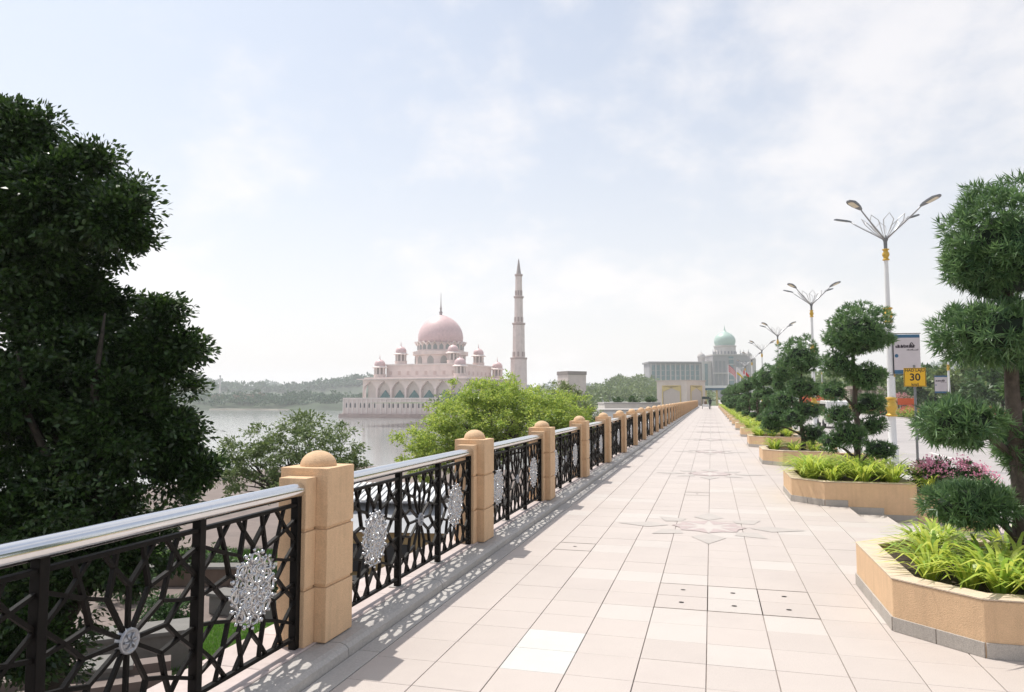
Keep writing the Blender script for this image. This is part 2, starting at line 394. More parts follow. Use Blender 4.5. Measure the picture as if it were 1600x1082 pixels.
# star inlays
def poly_me(name, polys, z, mat):
    mb = MB()
    for p in polys: mb.add([(x,y,z) for x,y in p], [tuple(range(len(p)))])
    return mb.mesh(name, mat)
def pol(r, a): return (r*math.cos(R(a)), r*math.sin(R(a)))
kite = [[pol(.52,a), pol(.80,a-15), pol(1.2,a), pol(.80,a+15)] for a in (0,90,180,270)]
dia = [[pol(.50,a), pol(.66,a-17), pol(.98,a), pol(.66,a+17)] for a in (45,135,225,315)]
tri = [[pol(.48,a-22), pol(.16,a), pol(.48,a+22), pol(.40,a)] for a in (22.5,67.5,112.5,157.5,202.5,247.5,292.5,337.5)]
star = [[pol(.5 if i%2==0 else .24, i*22.5) for i in range(16)]]
ik, idm, itr, ist = (poly_me('inlay', kite, 0, m_inlay_grey), poly_me('inlay', dia, 0, m_inlay_grey), poly_me('inlay', tri, .0015, m_inlay_red), poly_me('inlay', star, 0, m_inlay_white))
for n in range(18):
    yc = 10.2+7.05*n
    for me in (ik, idm, itr, ist): link('star_inlay', me, walk, (-.06, yc, .004))
# access covers with lifting holes
holes = MB()
for (cx, y0, y1) in ((-.271, 6.21, 7.02), (.152, 6.21, 7.02), (.574, 6.21, 7.02), (-1.54, 8.25, 8.66), (-.271, 13.4, 13.8)):
    for yy in ((y0+.2), (y1-.2)) if y1-y0 > .6 else ((y0+y1)/2,):
        vs = [(cx+.022*math.cos(t), yy+.016*math.sin(t), .003) for t in np.linspace(0, 2*math.pi, 13)[:-1]]
        holes.add(vs, [tuple(range(12))])
holes.build('lifting_hole', m_hole, walk)
cov = MB()
for (a0, a1, y0, y1) in ((-.4825,-.06,6.21,7.02), (-.06,.3625,6.21,7.02), (.3625,.785,6.21,7.02), (-1.75,-1.3275,8.25,8.66), (-.4825,-.06,13.4,13.8)):
    for (p, q) in (((a0,y0),(a1,y0)),((a1,y0),(a1,y1)),((a1,y1),(a0,y1)),((a0,y1),(a0,y0))):
        cov.bar((p[0],p[1],.0015), (q[0],q[1],.0015), .004, .003, Vector((0,0,1)))
cov.build('cover_joint', M('cover_grout', (.22,.19,.165), .9), walk)

# granite drain strip and balustrade kerb
drain = struct(MB().box(-2.335, X0-.003, -6, END+18, -.5, -.014).build('drain_strip', m_joint))
ds = MB().cham(0, .155, .004, .842, -.013, 0, .003).mesh('slab', m_granite)
for j in range(44): link('drain_slab', ds, drain, (-2.333, Y0-.4+j*.846, 0))
o = MB().cham(-2.333, -2.178, Y0-.4+44*.846, END+18, -.013, 0, .003).build('drain_slab', m_granite, drain); o['kind'] = 'stuff'
kerb = struct(MB().box(-3.05, -2.35, -6, END+18, -5.2, .03).build('balustrade_kerb', m_conc))
def kerbstone(l):
    prof = [(-2.545,-.01),(-2.545,.082),(-2.40,.082),(-2.365,.072),(-2.342,.05),(-2.338,-.012)]
    vs = [(x, y, z) for y in (.004, l-.004) for x, z in prof]; n = len(prof)
    return MB().add(vs, [(i, i+1, n+i+1, n+i) for i in range(n-1)]+[tuple(range(n)), tuple(range(2*n-1, n-1, -1))]).mesh('kerbstone', m_granite)
ks = kerbstone(1.76)
for j in range(40): link('kerbstone', ks, kerb, (0, Y0-.6+j*1.76, 0))
o = link('kerbstone', kerbstone(END+18-(Y0-.6+40*1.76)), kerb, (0, Y0-.6+40*1.76, 0)); o['kind'] = 'stuff'
ct = MB().cham(-3.05, -2.549, .003, .585, .031, .092, .006).mesh('coping', m_kerbtop)
for j in range(60): link('coping_tile', ct, kerb, (0, Y0-.6+j*.5867, 0))
o = MB().cham(-3.05, -2.549, Y0-.6+60*.5867, END+18, .031, .092, .006).build('coping_tile', m_kerbtop, kerb); o['kind'] = 'stuff'

# steps from the walkway down to the road, one tread above the next
steps = struct(MB().box(2.052, 3.6, -6, END+18, -.7, -.42).build('steps', m_conc))
sx = [2.052, 2.56, 3.08, 3.6]
for s_ in range(3):
    z = -.1*(s_+1); me = MB().cham(sx[s_]+.002, sx[s_+1]+(.014 if s_<3 else 0), .003, .842, z-.099, z, .006).mesh('tread', m_tile2)
    for j in range(36): link('step_tread', me, steps, (0, Y0+j*.846, 0))
    o = MB().cham(sx[s_]+.002, sx[s_+1]+.014, Y0+36*.846, END+18, z-.099, z, .006).build('step_tread', m_tile2, steps); o['kind'] = 'stuff'
# nosing row of walkway above first step is the last tile column; front face
MB().box(2.036, 2.051, -6, END+18, -.45, -.004).build('step_riser', m_tile2, steps)
struct(MB().box(3.615, 4.75, -20, 400, -.9, -.40).build('pavement', m_kerbtop))
kr = struct(MB().box(4.752, 4.92, -20, 400, -.9, -.385).build('kerb', m_kerb, bevel=.015))
struct(MB().box(4.922, 19.6, -40, 900, -.9, -.52).build('road', m_asphalt))
m_line = M('road_paint', (.72, .70, .66), .7, .12, 3, dirt=.35, dirtcol=(.45, .42, .4))
ln = MB()
for x in (8.6, 12.2, 15.9):
    for k in range(28): ln.box(x-.06, x+.06, -6+k*9, -6+k*9+3.6, -.519, -.516)
for x in (5.35, 19.2): ln.box(x-.06, x+.06, -40, 300, -.519, -.516)
struct(ln.build('road_markings', m_line))
struct(MB().box(19.602, 19.78, -40, 600, -.9, -.37).build('median_kerb', m_kerb, bevel=.015))
struct(MB().box(19.782, 27.0, -40, 600, -.9, -.40).build('median', m_soil))
struct(MB().box(27.002, 27.2, -40, 600, -.9, -.37).build('far_median_kerb', m_kerb))
struct(MB().box(27.202, 42, -40, 900, -.9, -.52).build('far_road', m_asphalt))
# ================================================================== BALUSTRADE
PY, PP, NP = 4.645, 3.52, 42
def make_post():
    t = thing('balustrade_post', '', 'post', (-2.66, PY, .09))
    mb = MB()
    for z0, z1 in ((0,.355),(.375,.735),(.755,1.14)): mb.box(-.18,.18,-.185,.185,z0,z1)
    for z in (.355,.735): mb.box(-.168,.168,-.173,.173,z,z+.02)
    mb.build('pier', m_stucco, t, bevel=.006)
    for s in (-1, 1):
        mb = MB(); y0, y1 = (-.315, -.186) if s < 0 else (.186, .315)
        for z0, z1 in ((0,.355),(.375,.735),(.755,1.085)): mb.box(-.11,.095,y0,y1,z0,z1)
        for z in (.355,.735): mb.box(-.098,.083,y0+(.012 if s<0 else 0),y1-(0 if s<0 else .012),z,z+.02)
        mb.build('pilaster', m_stucco, t, bevel=.006)
    prof = [(.125*math.cos(a), 1.14+.105*math.sin(a)) for a in np.linspace(-.02, math.pi/2, 9)]; prof[-1] = (.0005, prof[-1][1])
    MB().lathe(prof, 24).build('dome_finial', m_stucco, t, smooth=True)
    return t
post0 = make_post()
def plabel(n):
    if n == 0: return 'nearest tan stucco balustrade post, largest in view, with round dome finial'
    if n < 16: return f'{ORD[n]} tan balustrade post from the camera along the walkway'
    return 'small tan balustrade post in the far run towards the pavilion'
for n in range(NP):
    p = post0 if n == 0 else dup(post0, '', (-2.66, PY+PP*n, .09))
    p['label'] = plabel(n); p['group'] = 'balustrade posts'

BW, BH = .955, .85     # one bay of grille
def clip_out(p, d, w=BW/2, h=BH/2):
    tt = min((w-abs(p[0]))*1e9 if abs(d[0])<1e-9 else ((w if d[0]>0 else -w)-p[0])/d[0], 1e9 if abs(d[1])<1e-9 else ((h if d[1]>0 else -h)-p[1])/d[1])
    return (p[0]+d[0]*tt, p[1]+d[1]*tt)
def grille_me(hub):
    mb = MB(); w = .0185
    def B(p, q, ww=w, dd=.028):
        mb.bar((0,p[0],p[1]), (0,q[0],q[1]), ww, dd*.8)
    R1, R2 = .25, .36
    S = [pol(R1, 30*k) for k in range(12)]; T = [pol(R2, 30*k+15) for k in range(12)]
    for k in range(12):
        a = pol(.05 if hub else .20, 30*k)
        B(a, S[k], w, .026)
        B(S[k], T[k], w, .029); B(S[(k+1)%12], T[k], w, .031)
        d = (math.cos(R(30*k+15)), math.sin(R(30*k+15)))
        # arms run on from every star point to the frame, splayed so that neighbours cross
        for sgn, dep in ((1,.024),(-1,.027)):
            ang = R(30*k+15+sgn*24); dd = (math.cos(ang), math.sin(ang)); q = clip_out(T[k], dd)
            if math.hypot(q[0]-T[k][0], q[1]-T[k][1]) > .012: B(T[k], q, w, dep)
    for sx_ in (-1, 1):
        for sy_ in (-1, 1):
            c = (sx_*BW/2, sy_*BH/2); n1 = (c[0]-sx_*.135, c[1]-sy_*.135)
            B((c[0], c[1]-sy_*.25), n1, w, .025); B((c[0]-sx_*.25, c[1]), n1, w, .0255); B(n1, (sx_*.26, sy_*.26), w, .0265)
    return mb.mesh('grille', m_iron)
def medallion_me():
    mb = MB()
    def loop(cx, cy, rx, ry, ang, r, off=0, n=14):
        pts = []
        for k in range(n):
            t = 2*math.pi*k/n; x = rx*math.cos(t); y = ry*math.sin(t)
            ca, sa = math.cos(ang), math.sin(ang); pts.append((off+.006*math.cos(2*t), cx+x*ca-y*sa, cy+x*sa+y*ca))
        mb.tube(pts, r, 6, closed=True)
    def ball(x, y, r, off=0):
        prof = [(r*math.sin(a), r*math.cos(a)) for a in np.linspace(0.01, math.pi-.01, 6)]
        o = len(mb.v); mb.lathe(prof, 8)
        mb.v[o:] = [(v[2]*.8+off, v[0]+x, v[1]+y) for v in mb.v[o:]]
    loop(0,0,.035,.035,0,.010); ball(0,0,.022,.004)
    for k in range(8):
        a = k*math.pi/4
        loop(.085*math.cos(a), .085*math.sin(a), .050, .022, a, .0075, .004)
        ball(.085*math.cos(a), .085*math.sin(a), .012, .004)
        a2 = a+math.pi/8
        loop(.135*math.cos(a2), .135*math.sin(a2), .042, .034, a2, .008, -.002)
        loop(.125*math.cos(a2), .125*math.sin(a2), .022, .016, a2, .006, .004, 10)
        loop(.175*math.cos(a), .175*math.sin(a), .040, .030, a+math.pi/2, .008, .003)
        ball(.215*math.cos(a2), .215*math.sin(a2), .016, .0)
        ball(.225*math.cos(a), .225*math.sin(a), .012, .0)
        for s in (-1, 1):
            a3 = a+s*.20; ball(.205*math.cos(a3), .205*math.sin(a3), .011)
            pts = [(0, (.06+.13*t)*math.cos(a2+s*.5*math.sin(3*t)), (.06+.13*t)*math.sin(a2+s*.5*math.sin(3*t))) for t in np.linspace(0,1,8)]
            mb.tube(pts, .006, 5)
    loop(0,0,.165,.165,0,.006,-.008,28)
    return mb.mesh('medallion', m_silver, True)
def disc_me():
    mb = MB(); prof = [(.002,.021),(.03,.021),(.034,.016),(.046,.016),(.05,.022),(.058,.02),(.06,0),(.06,-.016),(.002,-.018)]
    o = len(mb.v); mb.lathe(prof, 24); mb.v[o:] = [(v[2], v[0], v[1]) for v in mb.v[o:]]
    for k in range(6):
        a = k*math.pi/3
        mb.tube([(.022, .008*math.cos(a), .008*math.sin(a)), (.026, .024*math.cos(a+.25), .024*math.sin(a+.25)), (.022, .038*math.cos(a), .038*math.sin(a))], .006, 5)
    return mb.mesh('hub_disc', m_disc, True)
g_hub, g_med, med_me, dsc_me = grille_me(True), grille_me(False), medallion_me(), disc_me()
def make_panel():
    t = thing('railing_panel', '', 'railing', (-2.62, PY+PP/2, .09))
    hl = (PP-.63)/2
    mb = MB().tube([(0,y,1.01) for y in (-hl-.004, 0, hl+.004)], .048, 20, cap=True); mb.build('handrail', m_steel, t, auto=True)
    fr = MB()
    fr.box(-.018,.018,-hl+.05,hl-.05,.908,.93)
    fr.build('top_bar', m_iron, t, bevel=.003)
    MB().box(-.018,.018,-hl+.05,hl-.05,.06,.082).build('bottom_bar', m_iron, t, bevel=.003)
    for y in (-hl+.026, -BW/2, BW/2, hl-.026):
        MB().box(-.026,.026,y-.024,y+.024,0.003,.972).build('upright', m_iron, t, bevel=.004)
        if abs(y) < 1: MB().box(-.06,.06,y-.05,y+.05,.0,.010).build('foot_plate', m_granite, t)
    for k, yc in ((-1,-BW),(0,0),(1,BW)):
        g = link('grille', g_hub if k == 0 else g_med, t, (0, yc, .495))
        link('hub_disc' if k == 0 else 'silver_medallion', dsc_me if k == 0 else med_me, g, (.0 if k==0 else .012, 0, 0))
    return t
pan0 = make_panel()
for n in range(-1, NP-1):
    p = pan0 if n == -1 else dup(pan0, '', (-2.62, PY+PP/2+PP*n, .09))
    if n == -1: p.location = (-2.62, PY+PP/2-PP, .09); p['label'] = 'nearest black lattice railing panel with steel handrail, cut by the left edge'
    elif n < 15: p['label'] = f'black lattice railing panel between the {ORD[n]} and {ORD[n+1]} tan posts'
    else: p['label'] = 'small black railing panel in the far run of the balustrade'
    p['group'] = 'railing panels'
# ================================================================== PLANTERS AND WHAT GROWS IN THEM
PLY, PLP, NPL = 6.75, 7.05, 20
def inset(poly, d):
    n = len(poly); r = []
    for i in range(n):
        p0, p1, p2 = Vector(poly[i-1]), Vector(poly[i]), Vector(poly[(i+1)%n])
        e1 = (p1-p0).normalized(); e2 = (p2-p1).normalized(); n1 = Vector((-e1.y, e1.x)); n2 = Vector((-e2.y, e2.x))
        b = (n1+n2); b = b/(1+n1.dot(n2)); r.append(tuple(p1+b*d))
    return r
OUT = [(0,-.70),(.45,-1.17),(1.77,-1.17),(1.77,1.17),(.45,1.17),(0,.70)]
OUT2 = [(1.772,-1.17),(2.80,-1.17),(2.80,1.17),(1.772,1.17)]
def make_planter():
    t = thing('planter', '', 'planter', (1.26, PLY, 0))
    mb = MB().ring(OUT, inset(OUT, .17), -.5, .37, .2); w = mb.build('wall', m_stucco, t, bevel=.012)
    top = MB().ring(inset(OUT, -.003), inset(OUT, .173), .372, .381, .36); top.build('wall_top', m_stucco_top, t)
    MB().ring(OUT2, inset(OUT2, .15), -.6, .20, .05).build('lower_wall', m_stucco, t, bevel=.012)
    MB().prism(inset(OUT, .165), .0, .30).build('soil', m_soil, t)
    MB().prism(inset(OUT2, .145), -.2, .13).build('soil', m_soil, t)
    def slab(p, q, z, h=.1, th=.012):
        p = Vector(p); q = Vector(q); d = (q-p).normalized(); nn = Vector((d.y, -d.x)); p2 = p+d*.003; q2 = q-d*.003
        po = [tuple(p2-nn*.004), tuple(q2-nn*.004), tuple(q2+nn*th), tuple(p2+nn*th)]
        MB().prism(po, z+.001, z+h).build('base_tile', m_base, t, bevel=.002)
    def run(p, q, z, l=.36):
        L_ = (Vector(q)-Vector(p)).length; k = max(1, round(L_/l))
        for i in range(k): slab(Vector(p).lerp(Vector(q), i/k), Vector(p).lerp(Vector(q), (i+1)/k), z)
    run((0,.70),(0,-.70),0); run((0,-.70),(.45,-1.17),0); run((.45,1.17),(0,.70),0)
    for (a, b, z) in ((.45,.79,0),(.795,1.30,-.1),(1.305,1.77,-.2),(1.775,2.34,-.3),(2.35,2.8,-.4)):
        run((a,-1.17),(b,-1.17),z,.5); run((b,1.17),(a,1.17),z,.5)
    return t
planter0 = make_planter()
for n in range(NPL):
    p = planter0 if n == 0 else dup(planter0, '', (1.26, PLY+PLP*n, 0))
    p['label'] = ('nearest tan octagonal planter at the right edge with grey base tiles' if n == 0 else
                  f'{ORD[n]} tan octagonal planter from the camera along the walkway' if n < 8 else 'small tan planter far along the walkway')
    p['group'] = 'planters beside the walkway'

# spider lilies
def lily_me(seed, nl, ln, hi, width=.02):
    rs = np.random.RandomState(seed); V = []; seg = 4
    for i in range(nl):
        a = rs.uniform(0, 2*math.pi); l = ln*rs.uniform(.6, 1.2); up = hi*rs.uniform(.55, 1.15); ca, sa = math.cos(a), math.sin(a)
        r0 = rs.uniform(0, .05); pts = []; curl = rs.uniform(.55, 1.45)
        for k in range(seg+1):
            s = k/seg; rr = r0+l*(.25*s+.75*s**1.6); z = up*(1.75*s-(.75+curl*.45)*s*s)
            bend = a+rs.uniform(-.04,.04)+.2*s*math.sin(i); pts.append((rr*math.cos(bend), rr*math.sin(bend), z))
        wv = [width*.6, width, width*.95, width*.65, width*.08]
        for k in range(seg):
            p, q = pts[k], pts[k+1]; nx, ny = -sa, ca
            V += [(p[0]+nx*wv[k]/2,p[1]+ny*wv[k]/2,p[2]),(p[0]-nx*wv[k]/2,p[1]-ny*wv[k]/2,p[2]),(q[0]-nx*wv[k+1]/2,q[1]-ny*wv[k+1]/2,q[2]),(q[0]+nx*wv[k+1]/2,q[1]+ny*wv[k+1]/2,q[2])]
    # weld strips so that each blade is one island
    V = np.array(V); me = bpy.data.meshes.new('lily'); fs = [tuple(range(4*i,4*i+4)) for i in range(len(V)//4)]
    me.from_pydata([tuple(v) for v in V], [], fs); me.materials.append(m_lily)
    bm = bmesh.new(); bm.from_mesh(me); bmesh.ops.remove_doubles(bm, verts=bm.verts, dist=1e-5); bm.to_mesh(me); bm.free()
    me.polygons.foreach_set('use_smooth', [True]*len(me.polygons)); return me
lil = [lily_me(s, 46, .46, .42, .030) for s in (1,2,3)]; lilb = [lily_me(s, 90, .58, .52, .026) for s in (4,5,6)]
LILYAT = [[f'spider lily clump {w} the nearest planter' for w in ('midway along the walkway side of', 'in the chamfered near corner of', 'on the near rim side of', 'right of centre on the near side of', 'in the open soil middle of', 'at the far end of the walkway side of', 'left of the trunk in', 'in the chamfered far corner of', 'behind the trunk in', 'right of the trunk, near side of', 'right of the trunk, far side of', 'close to the walkway rim near the front corner of', 'tucked in the front chamfer of', 'at the near rim right of the front corner of', 'in the left middle of', 'in the back left of')],
 [f'lush spider lily clump {w} the second planter' for w in ('at the near end of the walkway side of', 'midway along the walkway side of', 'at the far end of the walkway side of', 'in the chamfered near corner of', 'in the chamfered far corner of', 'left of the trunk, near side of', 'left of the trunk, far side of', 'on the near rim before the trunk of', 'just before the trunk in', 'just behind the trunk in', 'right of the trunk on the near rim of', 'right of the trunk in the middle of', 'right of the trunk, far side of', 'on the lower tier near rim of', 'on the lower tier middle of')]]
def lilies(n):
    rs = random.Random(50+n); yc = PLY+PLP*n
    lab = f'yellow-green spider lily clump in the {"nearest" if n==0 else ORD[n]} planter' if n < 8 else 'small yellow-green lily clump in a far planter'
    grp = f'lilies in the {ORD[n]} planter' if n < 8 else 'lilies in the far planters'
    if n == 0: spots = [(.42,-.10),(.55,-.62),(.90,-.86),(1.30,-.82),(.95,-.45),(.48,.42),(.80,.15),(.75,.78),(1.2,.7),(1.55,-.5),(1.5,.4),(.34,-.42),(.70,-.80),(1.12,-.90),(.72,-.28),(.62,.55)]; ms = lil
    elif n == 1: spots = [(.34,-.5),(.32,.0),(.34,.5),(.62,-.85),(.62,.8),(.75,-.4),(.75,.25),(1.05,-.9),(1.1,-.35),(1.1,.5),(1.5,-.9),(1.5,-.2),(1.5,.6),(2.05,-.85,-.16),(2.1,-.2,-.16)]; ms = lilb
    elif n < 6: spots = [(.38,-.42),(.36,.40),(.75,-.78),(.8,.1),(1.3,-.8),(1.3,.4)]; ms = lil if n == 2 else lilb
    else: spots = [(.4,-.3),(.5,.5),(1.1,-.5)]; ms = lilb
    for sp in spots:
        o = link('spider_lily', rs.choice(ms), None, (1.26+sp[0]+rs.uniform(-.03,.03), yc+sp[1]+rs.uniform(-.03,.03), .298+(sp[2] if len(sp)>2 else 0)), (0,0,rs.uniform(0,6.28)), (rs.uniform(.85,1.15),)*3)
        q = spots.index(sp); tag(o, lab if n > 1 else LILYAT[n][q], 'lily plant', grp)
for n in range(NPL): lilies(n)

# podocarpus, clipped into clouds
def pad_me(rx, ry, rz, seed, ln=.088, wd=.0105, spacing=.046, per=12, dome=False):
    rs = np.random.RandomState(seed); rx, ry, rz = rx-ln*.36, ry-ln*.36, rz-ln*.28
    area = 4*math.pi*((rx*ry)**1.6+(rx*rz)**1.6+(ry*rz)**1.6)**(1/1.6)/3**(1/1.6)
    V = []
    for lay, dens in ((1.0, 1.0), (.80, .55)):
        n = int(area*lay*lay/spacing**2*dens); u = sph(rs, n)
        lump = 1+.13*np.sin(u[:,0]*5+seed)*np.cos(u[:,1]*4-seed)+.08*np.sin(u[:,2]*8+u[:,0]*7+seed)+.06*rs.normal(size=n)
        keep = (np.sin(u[:,0]*9+seed*2)+np.sin(u[:,1]*8-seed)+np.sin(u[:,2]*9+seed*.7)+rs.normal(size=n)*.8) > -1.7; u = u[keep]; lump = lump[keep]; n = len(u)
        P = u*lump[:,None]*lay*np.array([rx,ry,rz])
        if dome: P[:,2] = np.where(P[:,2] < 0, P[:,2]*.5, P[:,2])
        nn = unit(u/np.array([rx,ry,rz]))
        c = np.repeat(P, per, 0); d = np.repeat(nn, per, 0)*.75+sph(rs, n*per)+np.array([0,0,.22])
        V.append(leaves(c, d, ln, wd, rs, .1))
    return np_mesh('foliage_pad', np.vstack(V), 4, m_podo)
def core_me(rx, ry, rz, seed):  # dark lump added inside each pad to keep sky from showing through
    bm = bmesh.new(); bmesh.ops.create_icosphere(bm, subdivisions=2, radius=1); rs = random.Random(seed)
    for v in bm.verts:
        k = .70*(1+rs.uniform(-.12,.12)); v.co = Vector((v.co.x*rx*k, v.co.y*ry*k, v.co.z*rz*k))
    me = bpy.data.meshes.new('dark_core'); bm.to_mesh(me); bm.free(); me.materials.append(m_podo_core); return me
def podocarpus(label, base, top, pads, seed, r0=.055, **kw):
    base = Vector(base); t = thing('podocarpus_tree', label, 'tree', base, 0, 'cloud-pruned podocarpus trees'); rs = np.random.RandomState(seed)
    tr = MB(); h = top-base.z
    pts = [Vector((0,0,-.05))]+[Vector((rs.normal()*.025*math.sin(k), rs.normal()*.02, h*k/6)) for k in range(1,7)]
    tr.tube(pts, [r0*1.5, r0*1.1, r0, r0*.9, r0*.8, r0*.65, r0*.4], 9); tr.build('trunk', m_barkp, t, smooth=True)
    for i, (c, rx, ry, rz, dome) in enumerate(pads):
        c = Vector(c)-base
        s = Vector((0,0,max(.15, c.z-.28))); br = MB()
        if math.hypot(c.x, c.y) > .12:
            m = s.lerp(c, .5)+Vector((0,0,.05)); br.tube([s, m, c], [r0*.55, r0*.42, r0*.2], 6); br.build('branch', m_barkp, t, smooth=True)
        p = link('foliage_pad', pad_me(rx, ry, rz, seed*31+i, dome=dome, **kw), t, c)
        link('dark_core', core_me(rx, ry, rz*(.8 if dome else 1), seed+i), p)
    return t
def pads_from(lst, D, k=1.0):
    o = []
    for (x, y, w, h, dd, dome) in lst:
        s = (D+dd)/FPX; c = at(x, y+(h*.28 if dome else 0), D+dd); o.append((c, w*s*k, w*s*k*.92, h*s*k*(1.26 if dome else 1), dome))
    return o
b1 = Vector((2.36, 6.82, .30)); D1 = (b1-EYE).dot(FWD)
podo1 = podocarpus('nearest cloud-pruned podocarpus, cut by the right edge', b1, 3.2,
    pads_from([(1582,372,94,90,.05,True),(1558,522,86,48,0,False),(1497,662,60,36,-.1,False),(1612,700,50,48,.1,False),(1516,788,66,33,.05,False),(1625,600,45,40,.2,False)], D1), 3, .06)
z5 = lambda x, y, w, h, dd=0, dome=False: (1180+x*.2772, 460+y*.2772, w*.2772, h*.2772, dd, dome)
b2 = Vector((2.40, 13.85, .30)); D2 = (b2-EYE).dot(FWD)
podo2 = podocarpus('second podocarpus from the camera, round top, behind the lush lily planter', b2, 2.75,
    pads_from(k=1.0, D=D2, lst=[z5(585,195,165,140,0,True), z5(465,390,88,72,.1), z5(628,465,104,70,0), z5(445,548,74,52,-.1), z5(640,618,92,54,.15), z5(475,685,78,52,-.15), z5(668,738,72,48,.1), z5(530,800,92,62,-.2), z5(425,840,58,48,-.1), z5(690,875,92,46,.1)]), 5, .05, spacing=.058, per=10, ln=.085, wd=.014)
b3 = Vector((2.34, 20.9, .30)); D3 = (b3-EYE).dot(FWD)
podo3 = podocarpus('third podocarpus from the camera, broad dome top', b3, 2.4,
    pads_from([z5(250,345,112,102,0,True), z5(262,520,80,46,0), z5(165,590,72,42,.2), z5(335,545,60,38,.2), z5(292,655,84,46,-.2), z5(120,690,70,50,.2), z5(215,700,66,50,-.3), z5(330,785,64,50,0), z5(95,735,60,44,.3)], D3), 8, .05, spacing=.072, per=9, ln=.10, wd=.018)
for n in range(3, NPL):
    src = podo3 if n % 2 == 0 else podo2 if n < 6 else podo3
    dup(src, f'{ORD[n]} podocarpus from the camera along the planters' if n < 8 else 'small podocarpus in the far part of the row',
        (2.36+rnd.uniform(-.08,.08), PLY+PLP*n+.05, .30), rnd.uniform(0, 6.28), None, rnd.uniform(.86, 1.0))

# flowering shrub at the foot of the second planter and low shrubs
def shrub(name, label, base, ells, mat, ln, wd, per, crad, seed, flower=None, cat='shrub', group=None, nfl=300, fl=.03):
    base = Vector(base); t = thing(name, label, cat, base, 0, group)
    V, cl = crown(ells, ln, wd, per, crad, seed, .35)
    rs = np.random.RandomState(seed)
    st = MB()
    for k in range(7):
        q = cl[rs.randint(len(cl))]; st.tube([(q[0]*.15,q[1]*.15,-.05),(q[0]*.5,q[1]*.5,q[2]*.5),tuple(q)], [.014,.01,.004], 5)
    st.build('stem', m_bark, t); link('foliage', np_mesh('foliage', V, 4, mat), t)
    if flower:
        e = ells[0]; P = []
        for _ in range(nfl):
            e = ells[rs.randint(len(ells))]; u = sph(rs,1)[0]; u[2] = abs(u[2])*1.1+.12
            P.append(np.array(e[:3])+u/np.linalg.norm(u)*np.array(e[3:6])*rs.uniform(.98,1.12))
        P = np.repeat(np.array(P), 6, 0)+rs.normal(size=(nfl*6,3))*fl*.9
        link('blossom', np_mesh('blossom', leaves(P, sph(rs,len(P))+np.array([0,0,.5]), fl, fl*.8, rs), 4, flower), t)
    return t
c = at(1485, 745, 11.6)
shrub('pink_flowering_shrub', 'leafy shrub topped with pink blossom beside the second planter', (c.x, c.y, .13),
      [(0,0,.30,.45,.4,.30,60),(-.28,.0,.28,.3,.3,.28,40),(.32,-.05,.24,.32,.3,.26,40)], m_leaf_hedge, .06, .028, 40, .1, 21, m_pink, nfl=230, fl=.038)
# ================================================================== STREET FURNITURE AND ROAD
def make_lamp():
    t = thing('street_lamp', '', 'street lamp', (5.65, 26.3, -.40))
    MB().lathe([(.0,0),(.17,0),(.17,.5),(.13,.56),(.12,1.4)], 16).build('base', m_white, t, auto=True)
    MB().tube([(0,0,1.38),(0,0,2.2),(0,0,4.6),(0,0,6.95)], [.115,.105,.085,.06], 14).build('pole', m_white, t, auto=True)
    prof = [(.09,0),(.17,.02),(.18,.06),(.13,.10),(.12,.17),(.17,.26),(.185,.34),(.15,.44),(.12,.48),(.12,.54),(.18,.58),(.17,.62),(.09,.64)]
    for z, k in ((1.5,1.0),(4.55,.82),(6.62,.62)):
        MB().lathe([(r*k, z+h*(k if z>2 else 1.0)) for r, h in prof], 18).build('gold_collar', m_gold, t, auto=True)
    MB().lathe([(.03,7.0),(.055,7.0),(.06,7.25),(.10,7.36),(.05,7.45),(.0,7.47)], 12).build('hub', m_grey, t, auto=True)
    for k in range(4):
        a = R(45+90*k); c, s = math.cos(a), math.sin(a)
        pts = [(r*c, r*s, z) for r, z in ((0,7.3),(.28,7.50),(.7,7.78),(1.05,8.02),(1.28,8.20))]
        arm = MB().tube(pts, [.03,.028,.025,.024,.022], 7).build('arm', M('arm_steel', (.36,.36,.37), .4, .1, 9, metal=.3), t, smooth=True)
        # flat LED head, tilted up and outward
        hd = MB(); prof_ = [(0,.045),(.12,.085),(.3,.13),(.5,.145),(.62,.11),(.68,.04)]
        top = []; bot = []
        for x, w in prof_: top += [(x,-w,.035 if 0<x<.6 else .01),(x,w,.035 if 0<x<.6 else .01)]; bot += [(x,-w,-.03),(x,w,-.03)]
        n = len(prof_); vs = top+bot; fs = []
        for i in range(n-1):
            fs += [(2*i,2*i+1,2*i+3,2*i+2), (2*n+2*i,2*n+2*i+2,2*n+2*i+3,2*n+2*i+1), (2*i,2*i+2,2*n+2*i+2,2*n+2*i), (2*i+1,2*n+2*i+1,2*n+2*i+3,2*i+3)]
        fs += [(0,2*n,2*n+1,1),(2*n-2,2*n-1,4*n-1,4*n-2)]
        hd.add(vs, fs)
        h = hd.build('lamp_head', m_grey, t, bevel=.006); h.location = (1.22*c, 1.22*s, 8.18); h.rotation_euler = (0, R(-18), a)
        le = MB().prism([(.22,-.085),(.52,-.10),(.58,-.06),(.58,.06),(.52,.10),(.22,.085)], -.037, -.032).build('lens', m_lens, h)
    for k in range(8):
        a = R(45*k); pts = []
        for (da, r, z) in ((0,.05,7.35),(-16,.36,7.62),(-15,.58,7.88),(0,.70,8.06),(15,.58,7.88),(16,.36,7.62)):
            pts.append((r*math.cos(a+R(da)), r*math.sin(a+R(da)), z))
        MB().tube(pts, .015, 5, closed=True).build('petal', M('petal_steel', (.60,.60,.60), .4, .1, 9, metal=.3), t)
    return t
lamp0 = make_lamp()
LS = 21.1
lamp0['label'] = 'nearest white street lamp with gold collars, lotus top and the tall banner'; lamp0['group'] = 'street lamps along the near kerb'
